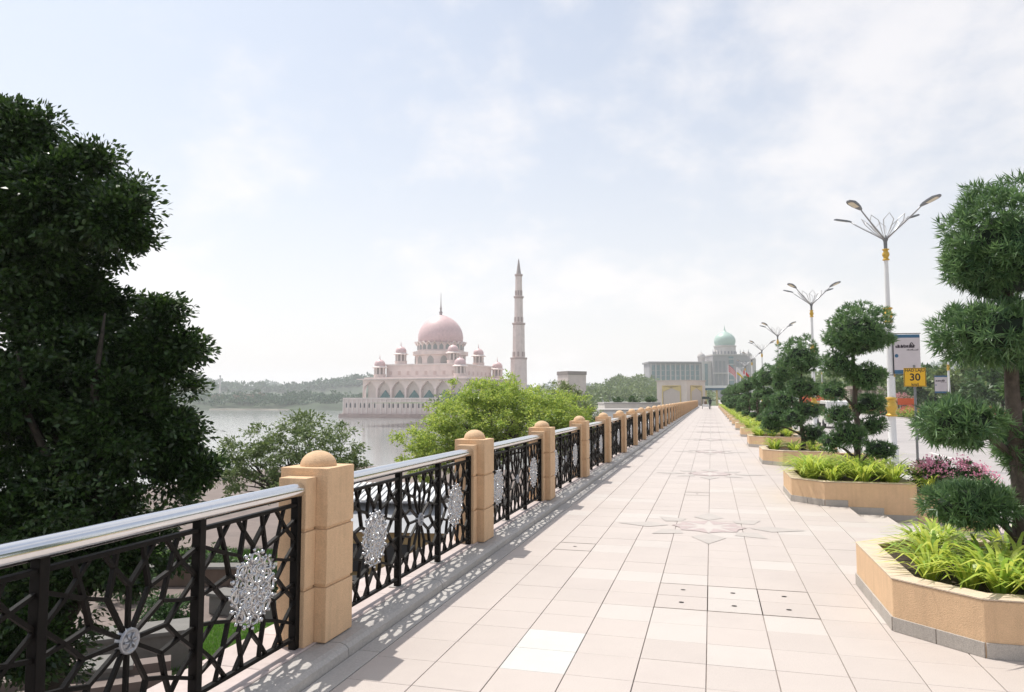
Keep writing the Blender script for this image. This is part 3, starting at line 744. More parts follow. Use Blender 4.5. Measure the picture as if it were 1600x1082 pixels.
for n in range(1, 7):
    dup(lamp0, f'{ORD[n]} white street lamp from the camera along the near kerb' if n < 5 else 'tiny street lamp far along the near kerb', (5.52, (26.3, 43.8, 65.4, 85.4, 106, 127, 148)[n], -.40))
for n, (yy, lab) in enumerate(((73, 'white street lamp on the planted median carrying a small banner'), (93, 'white street lamp on the median behind the nearest lamp post'), (150, 'farthest white street lamp on the planted median'))):
    dup(lamp0, lab, (20.4, yy, -.40), R(20), 'street lamps on the median')

def banner(label, base, w, z0, z1, grp='street banners'):
    t = thing('banner', label, 'banner', base, R(6), grp); s = 1
    MB().box(.0, w, -.012, .012, z0, z1).build('cloth', M('banner_cloth', (.60, .55, .56), .8, .06, 3), t)
    for z in (z0-.03, z1+.03): MB().tube([(-.14,0,z),(w+.03,0,z)], .014, 6).build('bracket', m_dark, t)
    MB().box(-.03,-.002,-.016,.016,z0,z1).build('edge_rod', m_dark, t)
    h = z1-z0; bl = M('banner_blue', (.06, .16, .27), .8, .2, 4); gy = M('banner_ink', (.05, .04, .05), .8)
    MB().box(.004, w-.004, -.016, -.0125, z1-.085*h, z1-.004).build('blue_band', bl, t)
    MB().box(.004, w-.004, -.016, -.0125, z0+.004, z0+.10*h).build('blue_band', bl, t)
    # printed lettering, too soft in the photo to read: pen-like strokes
    tx = MB(); rs = random.Random(4); x = .10*w
    while x < .80*w:
        hh = h*rs.uniform(.045,.085); tx.bar((x,-.014,z1-.34*h), (x+rs.uniform(-.01,.02),-.014,z1-.34*h+hh), .042*w/.84, .004, Vector((0,1,0)))
        if rs.random() < .6: tx.bar((x,-.0142,z1-.34*h+hh*rs.uniform(.2,1)), (x+.05*w,-.0142,z1-.34*h+hh*rs.uniform(.2,.9)), .022, .004, Vector((0,1,0)))
        x += rs.uniform(.045,.075)*w
    x = .5*w
    while x < .92*w:
        tx.bar((x,-.014,z1-.41*h), (x+.02*w,-.014,z1-.41*h+h*rs.uniform(.02,.045)), .020, .004, Vector((0,1,0))); x += .05*w
    tx.tube([(.68*w+.045*w*math.cos(a), -.014, z1-.245*h+.05*w*math.sin(a)) for a in np.linspace(0, 5.6, 10)], .016, 4)
    tx.build('lettering', gy, t)
    bd_ = MB().lathe([(.0005,0),(.06,0)], 10).build('blue_dot', bl, t); bd_.location = (.10*w, -.0135, z0+.46*h); bd_.rotation_euler = (R(90),0,0)
    return t
pb = at(1394, 586, 24.6); pt = at(1394, 526, 24.6)
banner('tall pale banner with blue ends hung on the nearest street lamp', (5.76, 26.22, -.40), .80, pb.z+.4, pt.z+.4)
banner('small far banner hung on the median lamp', (19.2, 72.8, -.40), 1.05, 2.55, 4.1)

# speed sign
sp = ground_at(1427, 20, -.40)
t = thing('speed_sign', 'yellow square 30 speed limit sign on a thin grey pole', 'road sign', sp, R(-2))
MB().tube([(0,0,0),(0,0,3.0)], .034, 10).build('pole', m_grey, t, auto=True)
zs = at(1427, 590, 20).z+.40
MB().box(-.27,.27,-.052,-.036,zs-.255,zs+.255).build('plate', m_yellow, t, bevel=.006)
MB().box(-.27,.27,-.035,-.033,zs-.25,zs+.25).build('plate_back', m_grey, t)
def text(s, size, x, z, parent, mat, y=-.054):
    cu = bpy.data.curves.new('lettering', 'FONT'); cu.body = s; cu.size = size; cu.align_x = 'CENTER'; cu.align_y = 'CENTER'; cu.extrude = .001; cu.offset = size*.018
    tmp = bpy.data.objects.new('lettering', cu); COL.objects.link(tmp); dg = bpy.context.evaluated_depsgraph_get(); me = bpy.data.meshes.new_from_object(tmp.evaluated_get(dg)); bpy.data.objects.remove(tmp)
    me.materials.clear(); me.materials.append(mat); return link('lettering', me, parent, (x, y, z), (R(90),0,0))
text('HAD LAJU', .105, 0, zs+.185, t, m_black); text('30', .27, 0, zs-.005, t, m_black); text('km/j', .105, 0, zs-.195, t, m_black)
bd = MB()
for (p, q) in (((-.255,-.24),(.255,-.24)),((.255,-.24),(.255,.24)),((.255,.24),(-.255,.24)),((-.255,.24),(-.255,-.24))):
    bd.bar((p[0],-.0535,zs+p[1]), (q[0],-.0535,zs+q[1]), .012, .003, Vector((0,1,0)))
bd.build('border', m_black, t)

# vehicles
def car(label, loc, rz, paint, kind='car', grp=None):
    t = thing('van' if kind == 'van' else 'parked_car', label, kind, loc, rz, grp)
    if kind == 'van': prof = [(-2.2,.35),(-2.25,.9),(-2.15,1.95),(-2.0,2.05),(1.0,2.05),(1.25,1.95),(1.75,1.15),(2.2,1.0),(2.3,.45),(2.25,.35)]; win = [((-1.9,1.2),(-1.85,1.8),(-.9,1.8),(-.9,1.2)),((-.8,1.2),(-.8,1.8),(.2,1.8),(.2,1.2)),((.3,1.2),(.3,1.8),(1.05,1.8),(1.5,1.2))]; hw = .85
    else: prof = [(-2.1,.3),(-2.15,.75),(-1.95,.95),(-1.5,1.0),(-1.0,1.42),(.35,1.44),(1.05,.98),(1.95,.82),(2.15,.6),(2.1,.3)]; win = [((-1.35,1.0),(-.95,1.36),(-.35,1.37),(-.35,1.0)),((-.28,1.0),(-.28,1.37),(.3,1.37),(.85,1.0))]; hw = .82
    n = len(prof); vs = []
    for y, k in ((-hw,1),(hw,1)): vs += [(x, y*(.86 if z > 1.05 else 1), z) for x, z in prof]
    mb = MB().add(vs, [tuple(range(n)), tuple(range(2*n-1,n-1,-1))]+[(i,(i+1)%n,n+(i+1)%n,n+i) for i in range(n)]); mb.build('body', paint, t, bevel=.05)
    gl = M('car_glass', (.02, .025, .03), .08)
    for s in (-1, 1):
        for wv in win:
            y = lambda z: s*(hw*(.86 if z > 1.05 else 1)+.012)
            MB().add([(x, s*(hw*.93+.03), z) for x, z in wv]+[(x, s*(hw*.85), z) for x, z in wv], [(0,1,2,3),(7,6,5,4),(0,4,5,1),(1,5,6,2),(2,6,7,3),(3,7,4,0)]).build('window', gl, t)
    zf = 1.2 if kind == 'van' else 1.0
    MB().add([(-2.19,-.62,1.2),(-2.19,.62,1.2),(-2.12,.6,1.85),(-2.12,-.6,1.85)] if kind=='van' else [(-1.5,-.6,1.03),(-1.5,.6,1.03),(-1.04,.55,1.42),(-1.04,-.55,1.42)], [(0,1,2,3)]).build('rear_window', gl, t).location = (-.03,0,.02)
    MB().add([(1.32,-.66,1.85),(1.32,.66,1.85),(1.78,.7,1.2),(1.78,-.7,1.2)] if kind=='van' else [(.40,-.55,1.43),(.40,.55,1.43),(1.05,.62,1.02),(1.05,-.62,1.02)], [(0,1,2,3)]).build('windscreen', gl, t).location = (.03,0,.02)
    rd = M('tail_light', (.5, .02, .02), .3)
    for s in (-1, 1):
        MB().box(-2.2-.06,-2.1,s*.62-.1,s*.62+.1,.75,1.0).build('tail_light', rd, t)
        MB().box(2.05,2.24,s*.58-.14,s*.58+.14,.62,.8).build('headlight', m_lens, t)
        for x in (-1.35, 1.4):
            w = MB(); w.lathe([(.18,-.1),(.31,-.1),(.33,-.06),(.33,.06),(.31,.1),(.18,.1)], 18)
            w.v = [(a, c_, b) for a, b, c_ in w.v]; wo = w.build('wheel', m_dark, t, auto=True); wo.location = (x, s*(hw-.04), .33)
            h = MB(); h.lathe([(.002,.06),(.19,.07),(.19,-.07),(.002,-.06)], 14); h.v = [(a, c_, b) for a, b, c_ in h.v]; h.build('rim', m_grey, wo)
    return t
p_white = M('car_white', (.72, .72, .70), .25, .03, 3); p_silver = M('car_silver', (.42, .44, .45), .25, .03, 3, metal=.4); p_red = M('car_red', (.38, .05, .035), .3, .05, 3)
v = ground_at(1298, 56, -.516); car('white van on the road behind the second podocarpus', v, R(90), p_white, 'van')
v = ground_at(1206, 84, -.516); car('silver car on the road behind the third podocarpus', v, R(90), p_silver)
v = ground_at(1184, 92, -.516); car('white car farthest along the near carriageway', v, R(90), p_white)

# median: flower beds, orange boards, flags
for k in range(16):
    yy = 34+k*8.2
    if k in (5, 6): continue
    shrub('median_flower_bush', 'orange-pink flowering bush in the median bed', (21.3+rnd.uniform(-.5,.8), yy, -.41),
          [(0,0,.45,1.6,3.4,.55,50),(.3,1.2,.6,.9,1.2,.55,22)], m_leaf_bright if k % 2 else m_leaf_hedge, .22, .09, 26, .35, 200+k, m_orangefl, 'flowering bush', 'flower beds on the median', 170, .13)
c = ground_at(1405, 88, -.41)
shrub('bougainvillea_bush', 'tall pale pink bougainvillea behind the orange board on the median', c, [(0,0,1.5,1.3,1.3,1.0,45),(.5,0,.8,1.1,1.0,.8,30)], m_leaf_mid, .22, .1, 26, .4, 310, M('petal_pale', (.62, .36, .36), .6, 0, 2, island=.8, col2=(.5,.2,.22), transl=.3), 'bougainvillea', None, 200, .15)
m_orange = M('orange_board', (.70, .13, .04), .5, .1, 2)
def board(label, x, D, w, h, z):
    p = ground_at(x, D, -.41); t = thing('orange_board', label, 'board', p, R(-10), 'orange boards')
    MB().box(-w/2, w/2, -.03, .03, z, z+h).build('panel', m_orange, t, bevel=.01)
    for s in (-1, 1): MB().tube([(s*w*.38,.04,0),(s*w*.38,.04,z+h*.9)], .035, 7).build('post', m_white, t)
board('orange board under the pale bougainvillea beside the tall banner', 1414, 84, 1.9, .75, 1.35)
board('orange board seen between the second and third podocarpus', 1286, 116, 3.0, 1.3, 1.7)
board('orange board seen behind the trunk of the third podocarpus', 1259, 125, 2.6, 1.5, 1.3)
def flag(label, x, ytop, D, cols):
    p = ground_at(x, D, -.5); top = at(x, ytop, D).z+.5; t = thing('flagpole', label, 'flagpole', p, R(8), 'flagpoles far up the road')
    MB().tube([(0,0,0),(0,0,top)], [.09,.05], 8).build('pole', m_white, t)
    W, H = 1.7, 1.15; n = 10
    for i, c_ in enumerate(cols):
        vs = []
        for k in range(n+1):
            u = k/n; xx = .06+W*u*.72; yy = .16*math.sin(u*7); dz = -W*.75*u**1.4
            for e in (0, 1): vs.append((xx, yy, top-.1+dz-H*(i+e)/len(cols)))
        MB().add(vs, [(2*k,2*k+1,2*k+3,2*k+2) for k in range(n)]).build('flag_stripe', c_, t)
    if len(cols) > 40:
        vs = []
        for k in range(6):
            u = k/n; xx = .06+W*u*.72; yy = .16*math.sin(u*7)-.02; dz = -W*.75*u**1.4
            for e in (0, .52): vs.append((xx, yy, top-.1+dz-H*e))
        MB().add(vs, [(2*k,2*k+1,2*k+3,2*k+2) for k in range(5)]).build('canton', M('flag_blue', (.03, .06, .25), .8), t)
f_red = M('flag_red', (.58, .05, .06), .8); f_wht = M('flag_white', (.75, .73, .72), .8); f_yel = M('flag_yellow', (.7, .55, .05), .8)
flag('flagpole with red and white striped flag before the green domed building', 1137, 570, 120, [f_red, f_wht]*4)
flag('flagpole with pale flag beside the striped one', 1150, 574, 132, [f_wht, f_wht, f_yel])
flag('flagpole with red flag near the walkway end', 1160, 578, 150, [f_red, f_red, f_wht])
# ================================================================== MOSQUE
MD = 560.0
mc = ground_at(688.5, MD, 0)
# own axes: ex points to the right of the view, ey away from it, then turned so that one corner faces half right
CA = math.atan2(18, 43)
def ring4(r): return [(r*math.sin(CA+k*math.pi/2), -r*math.cos(CA+k*math.pi/2)) for k in range(4)]   # front, right, back, left (view axes)
mosque = thing('pink_mosque', 'large pink domed mosque standing on a podium in the lake', 'mosque', (mc.x, mc.y, 0), YAW)
def quad_prism(r, z0, z1, name, mat, r1=None):
    a = ring4(r); b = ring4(r1 or r); mb = MB().add([(x,y,z0) for x,y in a]+[(x,y,z1) for x,y in b], [(3,2,1,0),(4,5,6,7)]+[(i,(i+1)%4,4+(i+1)%4,4+i) for i in range(4)])
    return mb.build(name, mat, mosque)
quad_prism(76.5, WZ-1.0, -9.4, 'footing', m_pinkdark, 75.8)
pod = quad_prism(72.6, -9.6, 1.0, 'podium', m_pinkstone)
rimp = MB(); a = ring4(73.2); b = ring4(71.6); rimp.ring(a, b, 1.01, 2.0, 1.2); rimp.build('parapet', m_pinkstone2, mosque)
m_slit = M('window_dark', (.05, .055, .06), .4)
def face_frame(r, k):
    a = Vector(ring4(r)[k]); b = Vector(ring4(r)[(k+1)%4]); d = (b-a); L_ = d.length; d.normalize(); n = Vector((d.y, -d.x)); 
    if n.dot(a+b) < 0: n = -n
    return a, d, n, L_
for k in (3, 0):      # faces left and right of the front corner
    a, d, n, L_ = face_frame(72.6, k)
    cnt = 26
    for i in range(cnt):
        if i % 5 == 2 and i % 2: continue
        u = (i+.5+(.18 if i%3==0 else 0))/cnt*L_
        def P(uu, v, z): q = a+d*uu+n*v; return (q.x, q.y, z)
        w, z0, z1 = .55, -5.0, -1.9
        pts = [(u-w,z0),(u+w,z0),(u+w,z1-.6),(u,z1+.5),(u-w,z1-.6)]
        MB().add([P(x,.12,z) for x,z in pts]+[P(x,-.3,z) for x,z in pts], [(0,1,2,3,4),(9,8,7,6,5)]+[(i2,(i2+1)%5,5+(i2+1)%5,5+i2) for i2 in range(5)]).build('podium_window', m_slit, mosque)
    pl = MB()
    for i in range(27):
        u = i/26*L_; p = [P2 for P2 in ((u-.5,.0),(u+.5,.0),(u+.5,.45),(u-.5,.45))]
        q = [a+d*x+n*v for x, v in p]; o_ = [(w_.x,w_.y,-9.3) for w_ in q]+[(w_.x,w_.y,.9) for w_ in q]
        pl.add(o_, [(0,1,2,3),(4,5,6,7)]+[(j,(j+1)%4,4+(j+1)%4,4+j) for j in range(4)])
    pl.build('podium_pilaster_row', m_pinkstone2, mosque)
# arcaded hall
AR = 59.0; Z0, Z1 = 1.0, 15.0
quad_prism(AR-4.0, Z0+.01, Z1-.1, 'hall', m_recess)
def arch_pts(w, zs, za, n=7):
    l = []
    for i in range(n+1):
        t_ = i/n; x = -w+w*t_; z = zs+(za-zs)*(math.sin(t_*math.pi/2)**.75*.86+.14*t_**4); l.append((x, z))
    return l+[(-x, z) for x, z in l[-2::-1]]
for k in (3, 0, 1, 2):
    a, d, n, L_ = face_frame(AR, k); cnt = 7; bw = L_/cnt
    for i in range(cnt):
        def P(u, v, z): q = a+d*(i*bw+bw/2+u)+n*v; return (q.x, q.y, z)
        ap = arch_pts(bw*.445, Z0+7.0, Z1-1.1); mb = MB()
        fr = [(-bw/2,Z0),( -bw*.445,Z0)]
        mb.add([P(-bw/2,0,Z0),P(-bw*.445,0,Z0),P(-bw*.445,0,ap[0][1]),P(-bw*.445,0,Z1),P(-bw/2,0,Z1)], [(0,1,2,3,4)])
        mb.add([P(bw/2,0,Z0),P(bw*.445,0,Z0),P(bw*.445,0,ap[0][1]),P(bw*.445,0,Z1),P(bw/2,0,Z1)], [(0,1,2,3,4)])
        for j in range(len(ap)-1):
            (x1,z1),(x2,z2) = ap[j], ap[j+1]
            mb.add([P(x1,0,z1),P(x2,0,z2),P(x2,0,Z1),P(x1,0,Z1)], [(0,1,2,3)])
            mb.add([P(x1,0,z1),P(x2,0,z2),P(x2,-2.6,z2),P(x1,-2.6,z1)], [(0,1,2,3)])
        for s in (-1, 1): mb.add([P(s*bw*.445,0,Z0),P(s*bw*.445,0,ap[0][1]),P(s*bw*.445,-2.6,ap[0][1]),P(s*bw*.445,-2.6,Z0)], [(0,1,2,3)])
        ar = mb.build('arch_bay', m_pinkstone2, mosque)
        if k in (3, 0) and not (k == 3 and i == 0):
            tri_ = [(-bw*.36,Z0+.4),(bw*.36,Z0+.4),(bw*.36,Z0+1.4),(0,Z0+6.6),(-bw*.36,Z0+1.4)]
            MB().add([P(x,-2.2,z) for x,z in tri_]+[P(x,-2.6,z) for x,z in tri_], [(0,1,2,3,4),(9,8,7,6,5)]+[(j,(j+1)%5,5+(j+1)%5,5+j) for j in range(5)]).build('teal_window', m_teal, ar)
quad_prism(AR+4.6, Z1+.02, Z1+.75, 'eave', m_pinkstone2)
quad_prism(AR-1.0, Z1+.77, Z1+1.7, 'roof_parapet', m_pinkstone)
# second tier
quad_prism(41.6, Z1+1.0, 25.6, 'second_tier', m_pinkstone)
quad_prism(42.6, 25.62, 26.6, 'tier_cornice', m_pinkstone2)
for k in (3, 0):
    a, d, n, L_ = face_frame(41.6, k)
    for i in range(8):
        u = (i+.5)/8*L_; q = [a+d*(u+x)+n*v for x, v in ((-1.1,-.2),(1.1,-.2),(1.1,.15),(-1.1,.15))]
        MB().add([(w_.x,w_.y,18.6) for w_ in q]+[(w_.x,w_.y,21.4) for w_ in q], [(0,1,2,3),(4,5,6,7)]+[(j,(j+1)%4,4+(j+1)%4,4+j) for j in range(4)]).build('carved_panel', M('carved_rose', (.62,.48,.44), .8), mosque)
# drum and dome
MB().lathe([(19.6,26.0),(19.2,26.8),(19.2,33.6),(20.9,34.0),(21.1,36.6),(18.0,36.9),(17.6,37.0),(17.6,43.2)], 48).build('drum', m_pinkstone, mosque, auto=True)
m_dome = M('dome_mosaic', (.78, .55, .54), .5, .22, 1.2, .0, dirt=.5, dirtcol=(.66, .41, .42))
dp = [(16.4,43.0),(17.0,45.0),(17.25,47.5),(17.0,50.2),(16.1,53.3),(14.4,56.6),(12.0,59.6),(9.0,62.0),(5.6,63.8),(2.4,64.8),(.9,65.3)]
dome = MB().lathe(dp, 48).build('dome', m_dome, mosque, smooth=True)
MB().lathe([(1.2,65.1),(.9,66),(1.5,67),(.9,68),(.55,69.2),(1.0,70.2),(.5,71.2),(.35,74),(.12,82.5),(.001,83)], 12).build('finial', M('finial_grey', (.4, .33, .33), .4), mosque, smooth=True)
def pw(ang, r): return (r*math.sin(ang), -r*math.cos(ang))
for i in range(24):     # windows of the upper drum under leaf-shaped hoods
    an = 2*math.pi*(i+.5)/24
    def P(u, r, z): c_, s_ = math.sin(an), -math.cos(an); return (r*c_-u*s_, r*s_+u*c_, z)
    pts = [(-1.45,38.0),(1.45,38.0),(1.45,40.6),(0,42.4),(-1.45,40.6)]
    if math.cos(an) > -.3: MB().add([P(u,17.75,z) for u,z in pts]+[P(u,17.2,z) for u,z in pts], [(0,1,2,3,4),(9,8,7,6,5)]+[(j,(j+1)%5,5+(j+1)%5,5+j) for j in range(5)]).build('drum_window', M('drum_glass', (.30,.31,.30), .4), mosque)
    hood = MB().add([P(-2.25,17.65,40.9),P(0,17.65,43.6),P(2.25,17.65,40.9),P(-2.0,18.6,41.6),P(0,20.3,44.2),P(2.0,18.6,41.6),P(0,17.65,44.2)], [(0,3,4,1),(1,4,5,2),(0,1,6),(1,2,6),(3,4,6,0),(4,5,2,6)])
    hood.build('drum_hood', m_pinkstone2, mosque)
for i in range(12):
    an = CA+math.pi*2*i/12+.35
    if math.cos(an) < -.2: continue
    def P(u, r, z): c_, s_ = math.sin(an), -math.cos(an); return (r*c_-u*s_, r*s_+u*c_, z)
    pts = [(-2.4,27.3),(2.4,27.3),(2.4,30.6),(1.4,32.4),(0,33.2),(-1.4,32.4),(-2.4,30.6)]
    MB().add([P(u,19.45,z) for u,z in pts]+[P(u,18.6,z) for u,z in pts], [tuple(range(7)), tuple(range(13,6,-1))]+[(j,(j+1)%7,7+(j+1)%7,7+j) for j in range(7)]).build('drum_arch_window', M('drum_glass2', (.36,.34,.32), .5), mosque)
def kiosk(x, y, z, k):
    bm_ = MB().lathe([(5.6,0),(5.6,.4),(5.0,.5),(5.0,2.6),(5.3,2.7),(5.3,3.1),(0.01,3.1)], 8); bs = bm_.build('kiosk_base', m_pinkstone, mosque); bs.location = (x,y,z); bs.scale = (k,)*3
    for i in range(8):
        a_ = math.pi/4*i+.2; MB().box(-.5,.5,-.5,.5,3.1,8.4).build('column', m_pinkstone2, bs).location = (4.0*math.cos(a_), 4.0*math.sin(a_), 0)
    MB().lathe([(2.6,3.1),(2.6,8.4)], 8).build('shade_drum', M('kiosk_shade', (.46,.40,.38), .8), bs)  # darker drum among the columns, kiosk shade put into its colour
    MB().lathe([(.01,8.4),(6.2,8.4),(6.4,8.8),(4.7,9.8),(4.4,10.2)], 8).build('kiosk_eave', m_pinkstone2, bs)
    MB().lathe([(4.3,10.0),(4.55,11.2),(4.3,12.6),(3.4,14.0),(1.9,15.0),(.5,15.5),(.35,16.2),(.1,19.4)], 16).build('kiosk_dome', m_dome, bs, smooth=True)
for (x, y) in ring4(46.6): kiosk(x, y, Z1+1.3, .90)
for (x, y) in ring4(30.8): kiosk(x, y, 26.4, .90)

# minaret
mm = ground_at(810.5, MD+5, 0)
mn = thing('minaret', 'tall slender pink stepped minaret standing right of the dome', 'minaret', (mm.x, mm.y, -9), YAW+R(18))
s_ = (MD+5)/FPX
zz = lambda y: at(810, y, MD+5).z+9
MB().lathe([(.01,0),(7.4,0),(7.0,6),(6.5,zz(561)-.6)], 8).build('shaft', m_pinkstone, mn)
def ledge(y, r): MB().lathe([(.01,zz(y)-1.0),(r-.9,zz(y)-1.0),(r,zz(y)-.2),(r,zz(y)+.8),(.01,zz(y)+.8)], 8).build('balcony', m_pinkdark if y < 0 else M('balcony_rose', (.52,.40,.37), .8), mn)
tiers = [(561, 506.5, 4.95, 4.75), (506.5, 464.4, 3.55, 3.35), (464.4, 429.5, 2.85, 2.7)]
for y0, y1, ra, rb in tiers:
    MB().lathe([(.01,zz(y0)+.8),(ra,zz(y0)+.81),(rb,zz(y1)-1.0)], 8).build('shaft', m_pinkstone, mn)
    for k in range(8):
        a_ = math.pi/4*k+.39; rr = ra*.95
        bw_ = MB().box(-.16,.16,-.7,.7,zz(y0)+1.6,zz(y0)+5.2).build('balcony_window', M('window_rose', (.42,.32,.3), .8), mn); bw_.location = (rr*math.cos(a_), rr*math.sin(a_), 0); bw_.rotation_euler = (0,0,a_)
for y, r in ((561,6.9),(506.5,5.4),(464.4,4.1),(429.5,3.3)): ledge(y, r)
MB().lathe([(2.1,zz(429.5)+.8),(2.0,zz(427)),(1.35,zz(418)),(.75,zz(409)),(.45,zz(405)),(.08,zz(402.5))], 8).build('spire', M('spire_grey', (.38,.32,.31), .7), mn)

# ------------------------------------------------------------------ pink gate block beyond the trees
D = 450; p = ground_at(893, D, -10); gt = thing('gate_tower', 'plain pink gate block with dark recess above the bright tree', 'building', p, YAW+R(28))
H = at(893, 581, D).z+10
MB().box(-6.5,6.5,-6,6,0,H-2.2).build('wall', m_pinkstone, gt)
MB().box(-6.8,6.8,-6.3,6.3,H-2.19,H).build('cornice', M('cornice_grey', (.33,.27,.25), .8), gt)
MB().box(6.4,6.62,-3.4,3.4,0,H-4.2).build('recess', M('recess_rose', (.30,.24,.23), .8), gt)
MB().box(-6.62,-6.4,-2.0,2.0,0,H-6).build('recess', M('recess_rose', (.30,.24,.23), .8), gt)

# ------------------------------------------------------------------ green-domed government building
GD = 1000.0; gc = ground_at(1132.5, GD, -3); gs = GD/FPX
gov = thing('domed_government_building', 'wide grey government building with a pale green onion dome', 'building', (gc.x, gc.y, -3), YAW+R(2))
zz = lambda y: at(1132, y, GD).z+3
U = lambda x: (x-1132.5)*gs
m_gwall = M('gov_stone', (.33,.315,.325), .8, .08, .1); m_gpale = M('gov_pale', (.52,.49,.47), .8, .08, .1); m_gglass = M('gov_glass', (.13,.235,.255), .25, .2, .1)
m_gdome = M('gov_green_dome', (.42,.56,.49), .4, .08, .1)
# left wing
MB().box(U(1010),U(1089),-14,22,0,zz(569)).build('wing_wall', m_gwall, gov)
MB().box(U(1008),U(1091),-17,25,zz(569)+.01,zz(566.5)).build('wing_roof', M('gov_roof', (.30,.285,.29), .8), gov)
for i in range(10):
    x = 1013.5+i*7.55; pn = MB().box(U(x),U(x+4.6),-14.5,-13.9,4,zz(572)).build('glass_bay', m_gglass, gov)
    for j in range(1, 5): MB().box(U(x)-.1,U(x+4.6)+.1,-14.8,-14.45,zz(572)-j*7-.4,zz(572)-j*7+.4).build('spandrel', m_gwall, pn)
for i in range(11): MB().box(U(1011.2+i*7.55),U(1012.9+i*7.55),-15.6,-13.9,0,zz(569.5)).build('pier', m_gpale, gov)
# stair tower with small dome
MB().box(U(1089.5),U(1104.5),-18,18,0,zz(566)).build('tower_wall', m_gpale, gov)
MB().box(U(1094),U(1098.5),-18.5,-17.9,6,zz(570)).build('tower_glass', m_gglass, gov)
tw = MB().lathe([(4.6,zz(566)),(4.6,zz(560)),(5.2,zz(559.5)),(5.4,zz(557)),(4.2,zz(554)),(1.6,zz(552.2)),(.25,zz(551)),(.08,zz(547))], 16).build('tower_dome', m_gpale, gov, smooth=True); tw.location = (U(1095),0,0)
# centre block
MB().box(U(1105),U(1161),-24,26,0,zz(557.5)).build('centre_wall', m_gwall, gov)
MB().box(U(1104.4),U(1161.6),-24.8,26.8,zz(557.4),zz(555.4)).build('centre_parapet', m_gpale, gov)
cg = MB().box(U(1129),U(1136),-24.9,-23.9,8,zz(559)).build('centre_glass', m_gglass, gov)
for i in range(5): MB().box(U(1129)-.3,U(1136)+.3,-25.2,-24.85,zz(563+i*8)-.5,zz(563+i*8)+.5).build('spandrel', m_gpale, cg)
for x in (1108, 1114, 1120, 1141, 1147, 1153):
    MB().box(U(x),U(x+3.4),-24.5,-23.9,6,zz(566)).build('window_strip', M('gov_window', (.21,.215,.235), .4), gov)
MB().box(U(1104.6),U(1161.4),-25.6,-23.9,zz(585.5),zz(583.5)).build('string_course', m_gpale, gov)
for x in (1105.5, 1109, 1113, 1118, 1147.5, 1153, 1160.2):
    MB().lathe([(.7,zz(555.4)),(.6,zz(552)),(.05,zz(547.5))], 6).build('pinnacle', m_gwall, gov).location = (U(x),-23,0)
MB().lathe([(15.0,zz(556)),(14.6,zz(550)),(14.2,zz(548)),(14.2,zz(543)),(15.2,zz(542.4)),(15.2,zz(540.8)),(12.6,zz(540.4))], 40).build('dome_drum', m_gpale, gov, auto=True)
for k in range(20):
    a_ = 2*math.pi*k/20; dw_ = MB().box(-.3,.3,-1.0,1.0,zz(554.5),zz(550.2)).build('drum_window', M('gov_window', (.21,.215,.235), .4), gov); dw_.location = (15.0*math.cos(a_), 15.0*math.sin(a_), 0); dw_.rotation_euler = (0,0,a_)
MB().lathe([(12.4,zz(540.6)),(13.6,zz(538)),(14.3,zz(534)),(13.9,zz(530)),(12.2,zz(526)),(9.0,zz(522.5)),(5.4,zz(520)),(2.6,zz(518.3)),(1.2,zz(516)),(.5,zz(512.5)),(.08,zz(508))], 40).build('onion_dome', m_gdome, gov, smooth=True)
# right wing tower
MB().box(U(1162),U(1176),-12,20,0,zz(561)).build('right_tower', m_gpale, gov)
MB().lathe([(4.6,zz(561)),(4.6,zz(557)),(5.2,zz(555)),(3.6,zz(552)),(.2,zz(549))], 14).build('right_tower_dome', m_gpale, gov, smooth=True).location = (U(1169),0,0)

# ------------------------------------------------------------------ pavilion at the end of the balustrade
PVC = ground_at(1063, 168, -.6)
pv = thing('bridge_pavilion', 'beige stone pavilion with pointed gold-edged niches at the bridge end', 'pavilion', PVC, YAW+R(45))
m_pav = M('pavilion_stone', (.68,.60,.53), .8, .1, .6, dirt=.2, dirtcol=(.55,.48,.42)); m_pgold = M('pavilion_gold', (.66,.53,.26), .6); m_pin = M('pavilion_niche', (.58,.51,.45), .8)
HH = 6.35
MB().box(-3.9,3.9,-3.9,3.9,0,HH-.25).build('wall', m_pav, pv)
MB().box(-4.05,4.05,-4.05,4.05,HH-.249,HH).build('cornice', M('pavilion_cornice', (.58,.50,.44), .8), pv)
def niche(u0, u1, face):
    # gold frame with a pointed arch, recess behind
    def P(u, v, z): return (u, -3.9-v, z) if face == 'front' else (-3.9-v, u, z)
    um = (u0+u1)/2; w = (u1-u0)/2
    def slab(pts, v0, v1, name, mat, par=pv):
        n = len(pts); return MB().add([P(x,v0,z) for x,z in pts]+[P(x,v1,z) for x,z in pts], [tuple(range(n)), tuple(range(2*n-1,n-1,-1))]+[(i,(i+1)%n,n+(i+1)%n,n+i) for i in range(n)]).build(name, mat, par)
    nb = slab([(u0,0),(u1,0),(u1,HH-1.4),(u0,HH-1.4)], .01, .04, 'niche_back', m_pin)
    slab([(u0,HH-1.4),(um,HH-1.75),(u0,HH-2.6)], .05, .14, 'niche_spandrel', m_pgold, nb); slab([(u1,HH-1.4),(um,HH-1.75),(u1,HH-2.6)], .05, .14, 'niche_spandrel', m_pgold, nb)
    slab([(u0,HH-1.4),(u1,HH-1.4),(um,HH-1.7)], .06, .12, 'niche_crown', M('pavilion_carving', (.40,.31,.17), .8), nb)
    for x in (u0-.22, u1+.02): slab([(x,0),(x+.2,0),(x+.2,HH-1.25),(x,HH-1.25)], .01, .16, 'niche_jamb', m_pgold, nb)
    slab([(u0-.22,HH-1.38),(u1+.22,HH-1.38),(u1+.22,HH-1.2),(u0-.22,HH-1.2)], .02, .17, 'niche_lintel', m_pgold, nb)
niche(-2.2,2.2,'front'); niche(-2.2,2.2,'left')

